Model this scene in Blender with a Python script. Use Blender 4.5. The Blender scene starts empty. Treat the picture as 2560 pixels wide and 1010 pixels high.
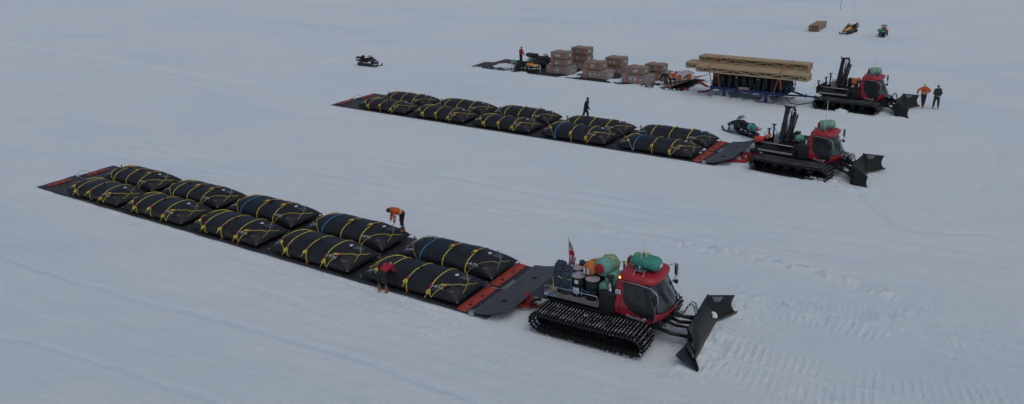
import bpy, math, random
import numpy as np
from mathutils import Vector, Matrix, noise as mnoise
random.seed(7)
R = math.radians
scene = bpy.context.scene
COL = scene.collection

# ------------------------------------------------------------------ camera model
CW, CH = 2560.0, 1010.0
CF, CP, CR, CZ = 1938.77, 0.363278, -0.044047, 16.2066
_fw = Vector((0, math.cos(CP), -math.sin(CP)))
_x0 = Vector((1, 0, 0)); _u0 = _x0.cross(_fw)
_xr = math.cos(CR)*_x0 + math.sin(CR)*_u0
_ur = -math.sin(CR)*_x0 + math.cos(CR)*_u0
def at(px, py, z=0.0):
    """point of the place, at height z, that the photograph shows at px, py"""
    d = _xr*((px-CW/2)/CF) + _ur*((CH/2-py)/CF) + _fw
    t = (z-CZ)/d.z
    return Vector((0, 0, CZ)) + d*t

cam = bpy.data.cameras.new('camera'); camo = bpy.data.objects.new('camera', cam); COL.objects.link(camo)
cam.sensor_width = 36; cam.lens = CF/CW*36; cam.clip_end = 6000; cam.clip_start = 0.1
m = Matrix.Identity(4)
for i in range(3):
    m[i][0] = _xr[i]; m[i][1] = _ur[i]; m[i][2] = -_fw[i]
m[2][3] = CZ
camo.matrix_world = m
scene.camera = camo

# ------------------------------------------------------------------ light
EL, AZ = R(64), R(150)
w = bpy.data.worlds.new('World'); scene.world = w; w.use_nodes = True
nt = w.node_tree; nt.nodes.clear()
sky = nt.nodes.new('ShaderNodeTexSky'); sky.sky_type = 'NISHITA'; sky.sun_disc = False
sky.sun_elevation = EL; sky.sun_rotation = AZ; sky.air_density = 0.9; sky.dust_density = 3.6; sky.ozone_density = 2.2
bg = nt.nodes.new('ShaderNodeBackground'); bg.inputs['Strength'].default_value = 0.11
wo = nt.nodes.new('ShaderNodeOutputWorld')
nt.links.new(sky.outputs[0], bg.inputs[0]); nt.links.new(bg.outputs[0], wo.inputs[0])
sl = bpy.data.lights.new('sun', 'SUN'); sl.energy = 0.5; sl.angle = R(100); sl.color = (1, .97, .93)
so = bpy.data.objects.new('sun', sl); COL.objects.link(so)
sd = Vector((math.sin(AZ)*math.cos(EL), math.cos(AZ)*math.cos(EL), math.sin(EL)))
so.rotation_euler = sd.to_track_quat('Z', 'Y').to_euler(); so.location = (0, 0, 60)
scene.view_settings.view_transform = 'Standard'; scene.view_settings.look = 'None'
scene.view_settings.gamma = 1; scene.view_settings.exposure = -0.52

# ------------------------------------------------------------------ materials
MATS = {}
def M(name, rgb, rough=.6, metal=0., var=.18, scale=5., bump=0., bscale=20., spec=.5, rgb2=None, thr=None, emis=None, alpha=None, stretch=None, coat=0.):
    if name in MATS: return MATS[name]
    m = bpy.data.materials.new(name); m.use_nodes = True
    n = m.node_tree.nodes; l = m.node_tree.links
    b = n['Principled BSDF']
    b.inputs['Roughness'].default_value = rough; b.inputs['Metallic'].default_value = metal
    b.inputs['Specular IOR Level'].default_value = spec
    if coat: b.inputs['Coat Weight'].default_value = coat
    tc = n.new('ShaderNodeTexCoord'); mp = n.new('ShaderNodeMapping')
    l.new(tc.outputs['Object'], mp.inputs[0])
    if stretch: mp.inputs['Scale'].default_value = stretch
    nz = n.new('ShaderNodeTexNoise'); nz.inputs['Scale'].default_value = scale; nz.inputs['Detail'].default_value = 6
    nz.inputs['Roughness'].default_value = .6
    l.new(mp.outputs[0], nz.inputs['Vector'])
    cr = n.new('ShaderNodeValToRGB'); e = cr.color_ramp.elements
    c2 = rgb2 if rgb2 else tuple(min(1, c*(1+var)) for c in rgb); c1 = rgb if rgb2 else tuple(c*(1-var) for c in rgb)
    a, bb = thr if thr else (.3, .7)
    e[0].position = a; e[1].position = bb
    e[0].color = (*c1, 1); e[1].color = (*c2, 1)
    l.new(nz.outputs[0], cr.inputs[0]); l.new(cr.outputs[0], b.inputs['Base Color'])
    if bump:
        n2 = n.new('ShaderNodeTexNoise'); n2.inputs['Scale'].default_value = bscale; n2.inputs['Detail'].default_value = 4
        l.new(mp.outputs[0], n2.inputs['Vector'])
        bp = n.new('ShaderNodeBump'); bp.inputs['Strength'].default_value = bump; bp.inputs['Distance'].default_value = .05
        l.new(n2.outputs[0], bp.inputs['Height']); l.new(bp.outputs[0], b.inputs['Normal'])
    if emis:
        b.inputs['Emission Color'].default_value = (*emis[:3], 1); b.inputs['Emission Strength'].default_value = emis[3]
    if alpha is not None:
        b.inputs['Alpha'].default_value = alpha
    MATS[name] = m
    return m

SNOWC = (.80, .875, .89)
m_rubber = M('bladder_rubber', (.012, .013, .015), .46, bump=.45, bscale=4.5, scale=1.2, var=.35, spec=.45)
m_sheet = M('dark_plastic_sheet', (.030, .031, .035), .5, scale=1.5, var=.3, bump=.1, bscale=4)
m_sheet_rear = M('scuffed_plastic_sheet', (.040, .036, .040), .6, scale=2.5, rgb2=(.085, .08, .088), thr=(.45, .8))
m_nose = M('nose_plate_grey', (.066, .068, .075), .5, scale=4, var=.18, bump=.06, bscale=3)
m_redbar = M('red_steel', (.38, .062, .044), .6, scale=6, rgb2=(.24, .038, .030), thr=(.4, .8))
m_yel = M('yellow_webbing', (.64, .54, .085), .75, scale=3, var=.15)
m_paleyel = M('faded_webbing', (.40, .38, .20), .8, scale=3)
m_blue = M('blue_webbing', (.04, .20, .38), .7, scale=3)
m_org = M('orange_webbing', (.46, .11, .035), .75, scale=3)
m_ratchet = M('red_ratchet', (.36, .035, .03), .5)
m_white = M('white_paint', (.75, .76, .78), .5)
m_paper = M('white_label_sheet', (.66, .68, .72), .7, scale=30, var=.12)
m_print = M('pale_print', (.42, .46, .50), .6)
m_faint = M('faint_grey_print', (.07, .078, .09), .5, scale=12, var=.3)
m_steel = M('galvanised_steel', (.42, .43, .45), .35, .85, scale=9, var=.2)
m_chrome = M('chrome', (.65, .66, .68), .18, 1.)
m_dsteel = M('dark_steel', (.035, .036, .04), .45, .35, scale=7, var=.3, bump=.1)
m_black = M('black_plastic', (.014, .014, .016), .45, scale=6, var=.3)
m_blackp = M('black_painted_steel', (.007, .008, .010), .5, .0, scale=4, rgb2=(.016, .016, .017), thr=(.5, .85), bump=.08, bscale=6)
m_red = M('red_cab_paint', (.38, .018, .028), .42, scale=1.6, rgb2=(.22, .022, .028), thr=(.52, .85), coat=.15, bump=.04, bscale=5)
m_glass = M('dark_side_glass', (.012, .017, .022), .12, scale=3, var=.5, spec=.6)
m_wglass = M('windscreen_glass', (.045, .062, .066), .10, scale=1.6, rgb2=(.014, .018, .022), thr=(.42, .62), spec=.8)
m_grille = M('radiator_grille', (.03, .026, .022), .6, scale=20, var=.4)
m_wood = M('new_timber', (.54, .41, .245), .7, scale=2, rgb2=(.38, .275, .155), thr=(.3, .75), stretch=(.6, 8, 8))
m_plankpile = M('plank_timber', (.36, .27, .18), .75, scale=2, rgb2=(.25, .18, .115), stretch=(.6, 8, 8))
m_woodend = M('timber_end_grain', (.28, .16, .07), .8, scale=22, rgb2=(.12, .06, .025), thr=(.4, .6))
m_ply = M('plywood_tan', (.32, .255, .19), .75, scale=3, rgb2=(.21, .165, .125), thr=(.3, .8), stretch=(1, 1, 5))
m_plyg = M('plywood_weathered', (.34, .31, .285), .8, scale=3, rgb2=(.25, .215, .19), thr=(.3, .8), stretch=(5, 1, 1))
m_plytop = M('crate_lid_grey', (.31, .27, .24), .85, scale=4, rgb2=(.24, .21, .19))
m_plank = M('deck_planks', (.40, .33, .26), .8, scale=4, rgb2=(.26, .20, .15), stretch=(.7, 9, 1))
m_bluep = M('blue_frame_paint', (.008, .032, .11), .5, scale=6, var=.35)
m_green = M('green_tent_canvas', (.16, .36, .30), .85, scale=4, var=.2, bump=.35, bscale=7)
m_greenb = M('bright_green_canvas', (.05, .28, .21), .8, scale=4, var=.25, bump=.35, bscale=7)
m_orgbag = M('orange_canvas', (.52, .16, .045), .85, scale=4, var=.25, bump=.35, bscale=8)
m_navybag = M('slate_blue_canvas', (.028, .045, .066), .75, scale=4, var=.3, bump=.5, bscale=6)
m_blackbag = M('black_canvas', (.015, .016, .02), .8, scale=5, var=.3, bump=.4, bscale=8)
m_redcl = M('red_cloth', (.40, .02, .035), .85, scale=6, var=.15, bump=.3, bscale=12)
m_lid = M('drum_lid_grey', (.40, .37, .37), .6, scale=7, var=.15)
m_drum = M('black_drum_steel', (.007, .008, .012), .6, scale=5, var=.3)
m_amber = M('amber_lamp', (.9, .35, .05), .3, emis=(1, .42, .06, 3.0))
m_amber_off = M('amber_lens', (.65, .16, .03), .3)
m_skin = M('skin', (.42, .24, .18), .6)
m_hair = M('dark_brown_hair', (.03, .018, .013), .7, bump=.5, bscale=60)
m_hiv = M('hi_vis_orange_cloth', (.58, .10, .022), .8, scale=9, var=.12, bump=.3, bscale=14)
m_refl = M('reflective_tape', (.62, .64, .66), .4)
m_blk = M('black_cloth', (.016, .016, .02), .85, scale=8, var=.3, bump=.3, bscale=14)
m_navy = M('navy_cloth', (.014, .019, .04), .85, scale=8, var=.3, bump=.3, bscale=14)
m_dgreen = M('dark_green_cloth', (.018, .035, .03), .85, scale=8, var=.3, bump=.3, bscale=14)
m_redj = M('red_jacket_cloth', (.34, .018, .035), .85, scale=9, var=.14, bump=.3, bscale=14)
m_greyc = M('grey_cloth', (.12, .125, .135), .85)
m_boot = M('tan_leather', (.30, .10, .04), .7)
m_bootd = M('dark_boot', (.02, .02, .022), .7)
m_bootg = M('grey_boot', (.30, .29, .27), .7)
m_lime = M('lime_beanie', (.55, .85, .04), .8)
m_helm = M('red_helmet', (.55, .06, .05), .4)
m_sy = M('yellow_hood_plastic', (.55, .27, .02), .4, scale=3)
m_shield = M('clear_windshield', (.75, .80, .84), .15, alpha=.5)
m_rope = M('red_rope', (.32, .026, .026), .8, scale=14, var=.25, bump=.3, bscale=40)
m_track = M('track_rubber', (.012, .012, .013), .6, scale=10, var=.3)
m_wheel = M('wheel_rubber', (.005, .005, .006), .95, spec=.1)
m_grous = M('grouser_metal', (.022, .023, .026), .38, .3, scale=3.2, rgb2=(.55, .59, .64), thr=(.60, .70))
m_tracksnow = M('packed_snow', SNOWC, .7, scale=6, var=.04)
m_rust = M('worn_cutting_edge', (.11, .075, .06), .55, .4, scale=5, rgb2=(.07, .05, .04))
m_fblue = M('flag_blue', (.02, .035, .22), .8); m_fred = M('flag_red', (.55, .02, .05), .8); m_fwhite = M('flag_white', (.66, .68, .72), .8)
m_brown = M('brown_hose', (.14, .09, .06), .6, scale=20, var=.4)

# ------------------------------------------------------------------ mesh builder
class MB:
    def __init__(s): s.v = []; s.f = []; s.mi = []; s.sm = []; s.mats = []
    def _m(s, mat):
        if mat is None: return 0
        if mat not in s.mats: s.mats.append(mat)
        return s.mats.index(mat)
    def add(s, vs, fs, mat=None, smooth=False, T=None):
        o = len(s.v); k = s._m(mat)
        for v in vs: s.v.append(tuple(T @ Vector(v)) if T is not None else tuple(v))
        for f in fs: s.f.append(tuple(i+o for i in f)); s.mi.append(k); s.sm.append(smooth)
    def box(s, c, d, mat=None, T=None, rz=0, bev=0):
        x, y, z = (d[0]/2, d[1]/2, d[2]/2)
        X = Matrix.Translation(c) @ Matrix.Rotation(rz, 4, 'Z')
        if T is not None: X = T @ X
        if bev:
            b = bev; vs = []
            for sz in (-1, 1):
                for (ax, ay) in ((-1, -1), (1, -1), (1, 1), (-1, 1)):
                    vs.append((ax*(x-b), ay*(y-b), sz*z))
                for (ax, ay) in ((-1, -1), (1, -1), (1, 1), (-1, 1)):
                    vs.append((ax*x, ay*y, sz*(z-b)))
            fs = [(3, 2, 1, 0), (8, 9, 10, 11)]
            for i in range(4):
                j = (i+1) % 4
                fs += [(i, j, 4+j, 4+i), (4+i, 4+j, 12+j, 12+i), (12+i, 12+j, 8+j, 8+i)]
            s.add(vs, fs, mat, False, X); return s
        vs = [(a*x, b*y, c_*z) for c_ in (-1, 1) for (a, b) in ((-1, -1), (1, -1), (1, 1), (-1, 1))]
        s.add(vs, [(3, 2, 1, 0), (4, 5, 6, 7), (0, 1, 5, 4), (1, 2, 6, 5), (2, 3, 7, 6), (3, 0, 4, 7)], mat, False, X); return s
    def tube(s, pts, r, mat=None, seg=8, smooth=True, closed=False, caps=True, flat=None, T=None):
        P = [Vector(p) for p in pts]; n = len(P); rr = r if isinstance(r, (list, tuple)) else [r]*n
        vs = []; up = None
        for i in range(n):
            t = (P[(i+1) % n]-P[i-1]) if closed else (P[min(i+1, n-1)]-P[max(i-1, 0)])
            if t.length < 1e-9: t = Vector((0, 0, 1))
            t.normalize()
            if up is None:
                up = Vector((0, 0, 1)) if abs(t.z) < .9 else Vector((1, 0, 0))
            a = t.cross(up)
            if a.length < 1e-6: a = t.orthogonal()
            a.normalize(); b = a.cross(t).normalized(); up = b
            for k in range(seg):
                th = 2*math.pi*k/seg
                fb = flat if flat else 1
                vs.append(P[i]+a*math.cos(th)*rr[i]+b*math.sin(th)*rr[i]*fb)
        fs = []
        for i in range(n if closed else n-1):
            i2 = (i+1) % n
            for k in range(seg):
                k2 = (k+1) % seg
                fs.append((i*seg+k, i*seg+k2, i2*seg+k2, i2*seg+k))
        if caps and not closed:
            fs.append(tuple(range(seg-1, -1, -1))); fs.append(tuple((n-1)*seg+k for k in range(seg)))
        s.add(vs, fs, mat, smooth, T); return s
    def cyl(s, p0, p1, r, r2=None, mat=None, seg=16, smooth=True, T=None):
        return s.tube([p0, p1], [r, r if r2 is None else r2], mat, seg, smooth, T=T)
    def lathe(s, prof, c=(0, 0, 0), mat=None, seg=16, smooth=True, T=None, axis='Z'):
        vs = []
        for r_, z_ in prof:
            for k in range(seg):
                th = 2*math.pi*k/seg
                p = (r_*math.cos(th), r_*math.sin(th), z_)
                if axis == 'X': p = (z_, r_*math.cos(th), r_*math.sin(th))
                if axis == 'Y': p = (r_*math.sin(th), z_, r_*math.cos(th))
                vs.append((p[0]+c[0], p[1]+c[1], p[2]+c[2]))
        n = len(prof); fs = []
        for i in range(n-1):
            for k in range(seg):
                k2 = (k+1) % seg; fs.append((i*seg+k, i*seg+k2, (i+1)*seg+k2, (i+1)*seg+k))
        fs.append(tuple(range(seg-1, -1, -1))); fs.append(tuple((n-1)*seg+k for k in range(seg)))
        s.add(vs, fs, mat, smooth, T); return s
    def ell(s, c, r, mat=None, seg=12, rings=8, T=None, wob=0, e=1.0):
        vs = []; fs = []
        def sp(t): return math.copysign(abs(t)**e, t)
        for i in range(rings+1):
            ph = math.pi*i/rings
            for k in range(seg):
                th = 2*math.pi*k/seg
                q = Vector((sp(math.sin(ph))*sp(math.cos(th)), sp(math.sin(ph))*sp(math.sin(th)), sp(math.cos(ph))))
                w_ = 1 + (wob*mnoise.noise(q*2.3+Vector(c)) if wob else 0)
                vs.append((c[0]+q.x*r[0]*w_, c[1]+q.y*r[1]*w_, c[2]+q.z*r[2]*w_))
        for i in range(rings):
            for k in range(seg):
                k2 = (k+1) % seg; fs.append((i*seg+k, (i+1)*seg+k, (i+1)*seg+k2, i*seg+k2))
        s.add(vs, fs, mat, True, T); return s
    def prism(s, poly, y0, y1, mat=None, T=None, smooth=False):
        """polygon in x,z pushed along y"""
        n = len(poly)
        vs = [(x, y0, z) for x, z in poly]+[(x, y1, z) for x, z in poly]
        fs = [tuple(range(n)), tuple(range(2*n-1, n-1, -1))]+[(i, i+n, (i+1) % n+n, (i+1) % n) for i in range(n)]
        s.add(vs, fs, mat, smooth, T); return s
    def plate(s, quad, th, mat=None, nu=1, nv=1, bow=0):
        """thick plate over four corners a,b,c,d (a-b bottom, d-c top), bowed along its normal"""
        a, b, c, d = [Vector(q) for q in quad]; nrm = (b-a).cross(d-a).normalized()
        def P(u, v): return (a*(1-u)+b*u)*(1-v)+(d*(1-u)+c*u)*v + nrm*bow*(4*v*(1-v))
        vs = []
        for o in (0, th):
            for j in range(nv+1):
                for i in range(nu+1): vs.append(P(i/nu, j/nv)+nrm*o)
        K = (nu+1)*(nv+1); fs = []
        for j in range(nv):
            for i in range(nu):
                q = j*(nu+1)+i; fs += [(q, q+nu+1, q+nu+2, q+1), (K+q, K+q+1, K+q+nu+2, K+q+nu+1)]
        for i in range(nu):
            fs += [(i, i+1, K+i+1, K+i)]; q = nv*(nu+1)+i; fs += [(q, K+q, K+q+1, q+1)]
        for j in range(nv):
            q = j*(nu+1); fs += [(q, K+q, K+q+nu+1, q+nu+1)]; q += nu; fs += [(q, q+nu+1, K+q+nu+1, K+q)]
        s.add(vs, fs, mat, nv > 1); return s
    def mesh(s, name, mat=None):
        me = bpy.data.meshes.new(name); me.from_pydata(s.v, [], s.f)
        mats = s.mats if s.mats else []
        if not mats: me.materials.append(mat)
        for q in mats: me.materials.append(q)
        me.polygons.foreach_set('material_index', s.mi); me.polygons.foreach_set('use_smooth', s.sm)
        me.update(); return me
    def build(s, name, mat=None, parent=None):
        return link(name, s.mesh(name, mat), parent)
def link(name, me, parent=None):
    o = bpy.data.objects.new(name, me); COL.objects.link(o)
    if parent is not None: o.parent = parent
    return o
def tag(o, label=None, cat=None, group=None, kind=None):
    if label: o['label'] = label
    if cat: o['category'] = cat
    if group: o['group'] = group
    if kind: o['kind'] = kind
    return o
def thing(name, label, cat, loc=(0, 0, 0), rz=0, group=None):
    o = bpy.data.objects.new(name, None); COL.objects.link(o); o.location = loc; o.rotation_euler = (0, 0, rz)
    o.empty_display_size = .2
    return tag(o, label, cat, group)
def copy_tree(o, parent=None):
    c = o.copy(); COL.objects.link(c); c.parent = parent
    for ch in list(o.children): copy_tree(ch, c)
    return c
def text_mesh(body, size, shear=0, extr=0.0, res=2, off=0.0):
    cu = bpy.data.curves.new('t', 'FONT'); cu.body = body; cu.size = size; cu.shear = shear; cu.extrude = extr
    cu.align_x = 'CENTER'; cu.align_y = 'CENTER'; cu.resolution_u = res; cu.offset = off
    o = bpy.data.objects.new('t', cu); COL.objects.link(o)
    bpy.context.view_layer.update()
    me = bpy.data.meshes.new_from_object(o.evaluated_get(bpy.context.evaluated_depsgraph_get()))
    vs = [v.co.copy() for v in me.vertices]; fs = [tuple(p.vertices) for p in me.polygons]
    bpy.data.objects.remove(o); bpy.data.meshes.remove(me)
    return vs, fs
def arc(fn, n, a=0., b=1.): return [fn(a+(b-a)*i/(n-1)) for i in range(n)]
def lerp(a, b, t): return a+(b-a)*t
# ------------------------------------------------------------------ snow ground
SL1 = (Vector((-31.453, 49.106, 0)), -.5925); SL2 = (Vector((-15.904, 69.321, 0)), -.640); SL3 = (Vector((-3.3, 84.4, 0)), -.68)
CAT1 = (Vector((1.64, 29.63, 0)), -.565); CAT2 = (Vector((16.55, 48.23, 0)), -.725); CAT3 = (Vector((25.98, 62.60, 0)), -.705)
_perm = np.random.RandomState(3).rand(256, 256)
def vn(x, y):
    xi = np.floor(x).astype(int); yi = np.floor(y).astype(int); fx = x-xi; fy = y-yi
    fx = fx*fx*(3-2*fx); fy = fy*fy*(3-2*fy)
    g = lambda a, b: _perm[a & 255, b & 255]
    return (g(xi, yi)*(1-fx)+g(xi+1, yi)*fx)*(1-fy)+(g(xi, yi+1)*(1-fx)+g(xi+1, yi+1)*fx)*fy
def fbm(x, y, o=4):
    s = 0; a = .5
    for i in range(o): s = s+a*vn(x*2**i+i*17.3, y*2**i+i*5.1); a *= .5
    return s
def ss(a, b, t): t = np.clip((t-a)/(b-a), 0, 1); return t*t*(3-2*t)
def frame_xy(F, X, Y):
    o, a = F; dx = X-o.x; dy = Y-o.y; return dx*math.cos(a)+dy*math.sin(a), -dx*math.sin(a)+dy*math.cos(a)
def polyline(pts, X, Y):
    """distance to polyline, and length along it"""
    D = np.full(X.shape, 1e9); S = np.zeros(X.shape); sg = np.zeros(X.shape); acc = 0
    for p, q in zip(pts[:-1], pts[1:]):
        e = q-p; L = math.hypot(e.x, e.y); ex, ey = e.x/L, e.y/L
        t = np.clip((X-p.x)*ex+(Y-p.y)*ey, 0, L); dx = X-p.x-ex*t; dy = Y-p.y-ey*t
        d = np.hypot(dx, dy); k = d < D; D = np.where(k, d, D); S = np.where(k, acc+t, S)
        sg = np.where(k, ex*dy-ey*dx, sg); acc += L
    return D, S, np.sign(sg)*D
def smooth_line(px, n=8):
    P = [at(*p) for p in px]; out = []
    P = [P[0]*2-P[1]]+P+[P[-1]*2-P[-2]]
    for i in range(1, len(P)-2):
        for k in range(n):
            t = k/n; a, b, c, d = P[i-1], P[i], P[i+1], P[i+2]
            out.append(.5*((2*b)+(c-a)*t+(2*a-5*b+4*c-d)*t*t+(3*b-a-3*c+d)*t**3))
    out.append(P[-2]); return out
def rectmask(F, X, Y, x0, x1, y0, y1, fade):
    u, v = frame_xy(F, X, Y)
    d = np.maximum(np.maximum(x0-u, u-x1), np.maximum(y0-v, v-y1)); return 1-ss(0, fade, d)
tt = np.concatenate([np.array([-9, -6, -4, -2.6, -1.8, -1.3, -1.05]), np.linspace(-.86, .86, 1060), np.array([1.05, 1.3, 1.8, 2.6, 4, 6, 9])])
yy = [-300., -150, -80, -40, -15, 0, 8]; y = 14.
while y < 210: yy.append(y); y *= 1.0031 if y < 60 else 1.006
yy += [220, 240, 270, 310, 370, 450, 600, 850, 1300, 2200, 4000]
yy = np.array(yy)
YY, TT = np.meshgrid(yy, tt, indexing='ij'); XX = (np.maximum(YY, 14)+3)*TT
a0 = -.62; ca, sa = math.cos(a0), math.sin(a0)
U = XX*ca+YY*sa; V = -XX*sa+YY*ca
H = .10*(fbm(U/22, V/9, 3)-.5)
H += .045*(fbm(U/5+.8*vn(U/9, V/9), V/.9, 4)-.5)
H += .030*(fbm(XX/.35, YY/.35, 3)-.5)
rough = ss(.42, .7, fbm(U/14+3, V/6+9, 3))
H += rough*.035*(fbm(XX/.16+4, YY/.16, 2)-.4)
tint = np.clip(.14*(fbm(U/16+7, V/7, 4)-.45)*4, 0, 1)
# grooves (sledge and ski lines)
def groove(px, w, dep, blue=0., rim=.4):
    global H, tint
    D, S, sg = polyline(smooth_line(px), XX, YY)
    wv = .25*(vn(S/2.0+px[0][0], S*0)-.5)
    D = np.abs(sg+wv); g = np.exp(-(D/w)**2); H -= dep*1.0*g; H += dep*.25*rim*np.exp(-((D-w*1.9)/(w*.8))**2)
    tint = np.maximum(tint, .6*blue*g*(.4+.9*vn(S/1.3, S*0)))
groove([(-200, 570), (0, 640), (300, 735), (560, 800), (880, 893), (1200, 1005), (1330, 1050)], .16, .05, .55)
groove([(-200, 770), (0, 838), (240, 900), (420, 960), (590, 1030)], .16, .05, .45)
groove([(-150, 720), (0, 752), (300, 850), (600, 930), (900, 1020)], .12, .02, .12)
groove([(0, 128), (300, 160), (560, 205), (880, 232), (1180, 268)], .25, .035, .1)
groove([(-100, 95), (180, 135), (420, 175), (640, 215)], .8, .24, .03)
groove([(330, 170), (480, 205), (580, 212), (760, 170), (1000, 120), (1200, 98)], .7, .10, .04)
groove([(430, 120), (450, 180), (520, 220), (640, 262), (900, 300)], .7, .12, .04)
groove([(840, -20), (960, 55), (1080, 95), (1300, 105)], .3, .05, .08)
groove([(1440, -20), (1560, 30), (1700, 70), (1980, 92), (2560, 125)], .3, .05, .1)
groove([(1700, 0), (1560, 20), (1530, 60), (1600, 100), (1780, 110)], .3, .05, .06)
groove([(2130, -5), (2130, 30), (2145, 60)], .25, .05)
groove([(2130, 470), (2220, 560), (2320, 582), (2480, 590), (2640, 640)], .22, .05, .25)
groove([(2290, 300), (2390, 330), (2430, 385), (2410, 430), (2300, 450)], .22, .018, .04)
groove([(2340, 300), (2450, 340), (2490, 400), (2440, 470), (2300, 520)], .22, .015, .04)
groove([(1080, 430), (1500, 520), (1850, 600), (2150, 650), (2620, 740)], .3, .05, .15)
groove([(700, 330), (1000, 405), (1300, 470), (1700, 540), (2000, 610)], .3, .035, .08)
groove([(560, 600), (760, 665), (1000, 760), (1250, 850), (1400, 890), (1640, 935), (1900, 985)], .14, .03, .2)
for (xa, ya, xb, yb) in ((-100, 300, 1750, 560), (-100, 330, 1700, 590), (300, 340, 2300, 690), (700, 350, 2500, 640), (-100, 480, 60, 520), (-50, 560, 1250, 930),
                         (-100, 640, 900, 960), (1300, 470, 2600, 860), (1250, 500, 2600, 930), (0, 60, 1500, 110), (0, 90, 1200, 150), (900, 190, 1750, 300), (1850, 130, 2600, 220)):
    ym = (ya+yb)/2+6
    groove([(xa, ya), ((xa+xb)/2, ym), (xb, yb)], .30, .035, .07, .7); groove([(xa, ya+9+ya*.02), ((xa+xb)/2, ym+11+ym*.02), (xb, yb+12+yb*.02)], .30, .03, .05, .7)
for k in range(26):   # short wind streaks
    x0 = random.uniform(0, 2500); y0 = random.uniform(20, 1000)
    if 100 < x0 < 1900 and 400+(x0-100)*.27 < y0+60 < 560+(x0-100)*.29: continue
    s_ = random.uniform(120, 380)*(.35+y0/900)
    groove([(x0, y0), (x0+s_*.5, y0+s_*.13), (x0+s_, y0+s_*.27)], .12+.2*random.random(), .02, .10*random.random())
# cleat prints of tracked vehicles
def prints(px, w, pitch, dep, blue=.25, seed=0, th=.35):
    global H, tint
    D, S, sg = polyline(smooth_line(px), XX, YY)
    band = 1-ss(w*.8, w*1.05, D)
    keep = ss(th, th+.25, fbm(XX/1.7+seed, YY/1.7+seed, 3))
    wobb = .6*vn(sg*2+seed, S*.6)
    c = .5+.5*np.cos(2*np.pi*(S/pitch)+wobb)
    c = c*c*(.4+.6*vn(sg/.22, S/pitch))
    H += band*keep*dep*.42*(c-.4)
    H -= band*.012
    H += .03*np.exp(-((D-w*1.12)/.12)**2)*keep*vn(S/.25, sg)
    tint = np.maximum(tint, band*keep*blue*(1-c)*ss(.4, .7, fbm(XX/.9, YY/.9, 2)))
prints([(420, 640), (700, 730), (980, 825), (1260, 915), (1560, 965), (1900, 1000), (2300, 1060)], .62, .24, .045, .25, 3)
prints([(560, 705), (900, 812), (1180, 880), (1330, 955), (1700, 1020)], .6, .24, .04, .2, 8, .42)
prints([(800, 600), (1020, 740), (1250, 820), (1400, 880)], .5, .22, .03, .08, 5, .5)
prints([(1650, 800), (1800, 860), (2000, 905), (2250, 960), (2560, 1000)], .75, .30, .09, .35, 11, .25)
prints([(1690, 690), (1850, 760), (2050, 800), (2300, 860), (2620, 900)], .75, .30, .08, .3, 13, .3)
prints([(1750, 905), (1950, 960), (2200, 1010)], .75, .3, .08, .35, 17, .28)
prints([(1100, 455), (1400, 520), (1700, 600), (1950, 650), (2250, 740)], .65, .26, .055, .2, 19, .36)
prints([(1000, 520), (1250, 575), (1450, 620), (1700, 690), (2000, 760), (2300, 800)], .65, .26, .06, .15, 23, .36)
prints([(2060, 480), (2200, 500), (2400, 560), (2600, 600)], .65, .28, .05, .2, 29, .4)
prints([(2250, 290), (2400, 320), (2480, 380), (2420, 450)], .6, .28, .02, .02, 31, .5)
prints([(600, 300), (900, 365), (1300, 440), (1700, 520)], .65, .28, .05, .05, 37, .45)
# pushed-up berms of broken snow
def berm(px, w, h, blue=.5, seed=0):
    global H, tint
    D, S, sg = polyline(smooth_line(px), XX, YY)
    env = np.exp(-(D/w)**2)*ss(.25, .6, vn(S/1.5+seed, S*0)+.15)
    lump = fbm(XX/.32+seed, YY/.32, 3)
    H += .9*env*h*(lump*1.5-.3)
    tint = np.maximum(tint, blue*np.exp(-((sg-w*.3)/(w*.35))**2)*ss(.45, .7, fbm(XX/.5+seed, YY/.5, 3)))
berm([(1720, 610), (1850, 640), (2000, 670), (2120, 705), (2220, 735)], .55, .22, .8, 2)
berm([(1850, 735), (2050, 790), (2180, 800), (2300, 790)], .7, .12, .45, 5)
berm([(1280, 535), (1450, 560), (1560, 590), (1700, 620)], .5, .12, .12, 8)
berm([(1700, 940), (1745, 880), (1800, 820), (1850, 770)], .6, .22, .15, 12)
berm([(1640, 905), (1700, 940), (1800, 960)], .3, .12, .1, 15)
berm([(1330, 845), (1450, 880), (1600, 915)], .22, .09, .05, 18)
berm([(480, 592), (700, 660), (900, 725), (1130, 790), (1230, 810)], .16, .09, .12, 21)
berm([(110, 480), (300, 535), (480, 588)], .14, .07, .05, 24)
berm([(900, 282), (1100, 312), (1400, 362), (1750, 416)], .16, .09, .05, 27)
berm([(2070, 455), (2100, 470), (2180, 475), (2230, 430)], .5, .2, .05, 31)
berm([(1880, 432), (2000, 452), (2085, 462)], .3, .16, .05, 33)
berm([(2040, 268), (2120, 284), (2200, 296), (2300, 285)], .4, .24, .05, 36)
berm([(1780, 242), (1900, 256), (2040, 264)], .5, .46, .05, 40)
berm([(1885, 436), (1960, 447), (2060, 458)], .22, .22, .03, 61)
berm([(2040, 268), (2110, 278), (2185, 288)], .22, .26, .03, 63)
berm([(440, 560), (330, 560)], .3, .03, .7, 44)
berm([(225, 325), (290, 320)], .4, .05, .8, 47); berm([(0, 372), (50, 380)], .5, .05, .6, 49)
berm([(395, 262), (425, 262)], .3, .04, .6, 52)
D, S, sg = polyline([at(1240, 905), at(2150, 1120)], XX, YY)
tint = np.maximum(tint, .10*(1-ss(1.5, 3.5, D))*fbm(XX/2, YY/2, 3))
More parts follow.
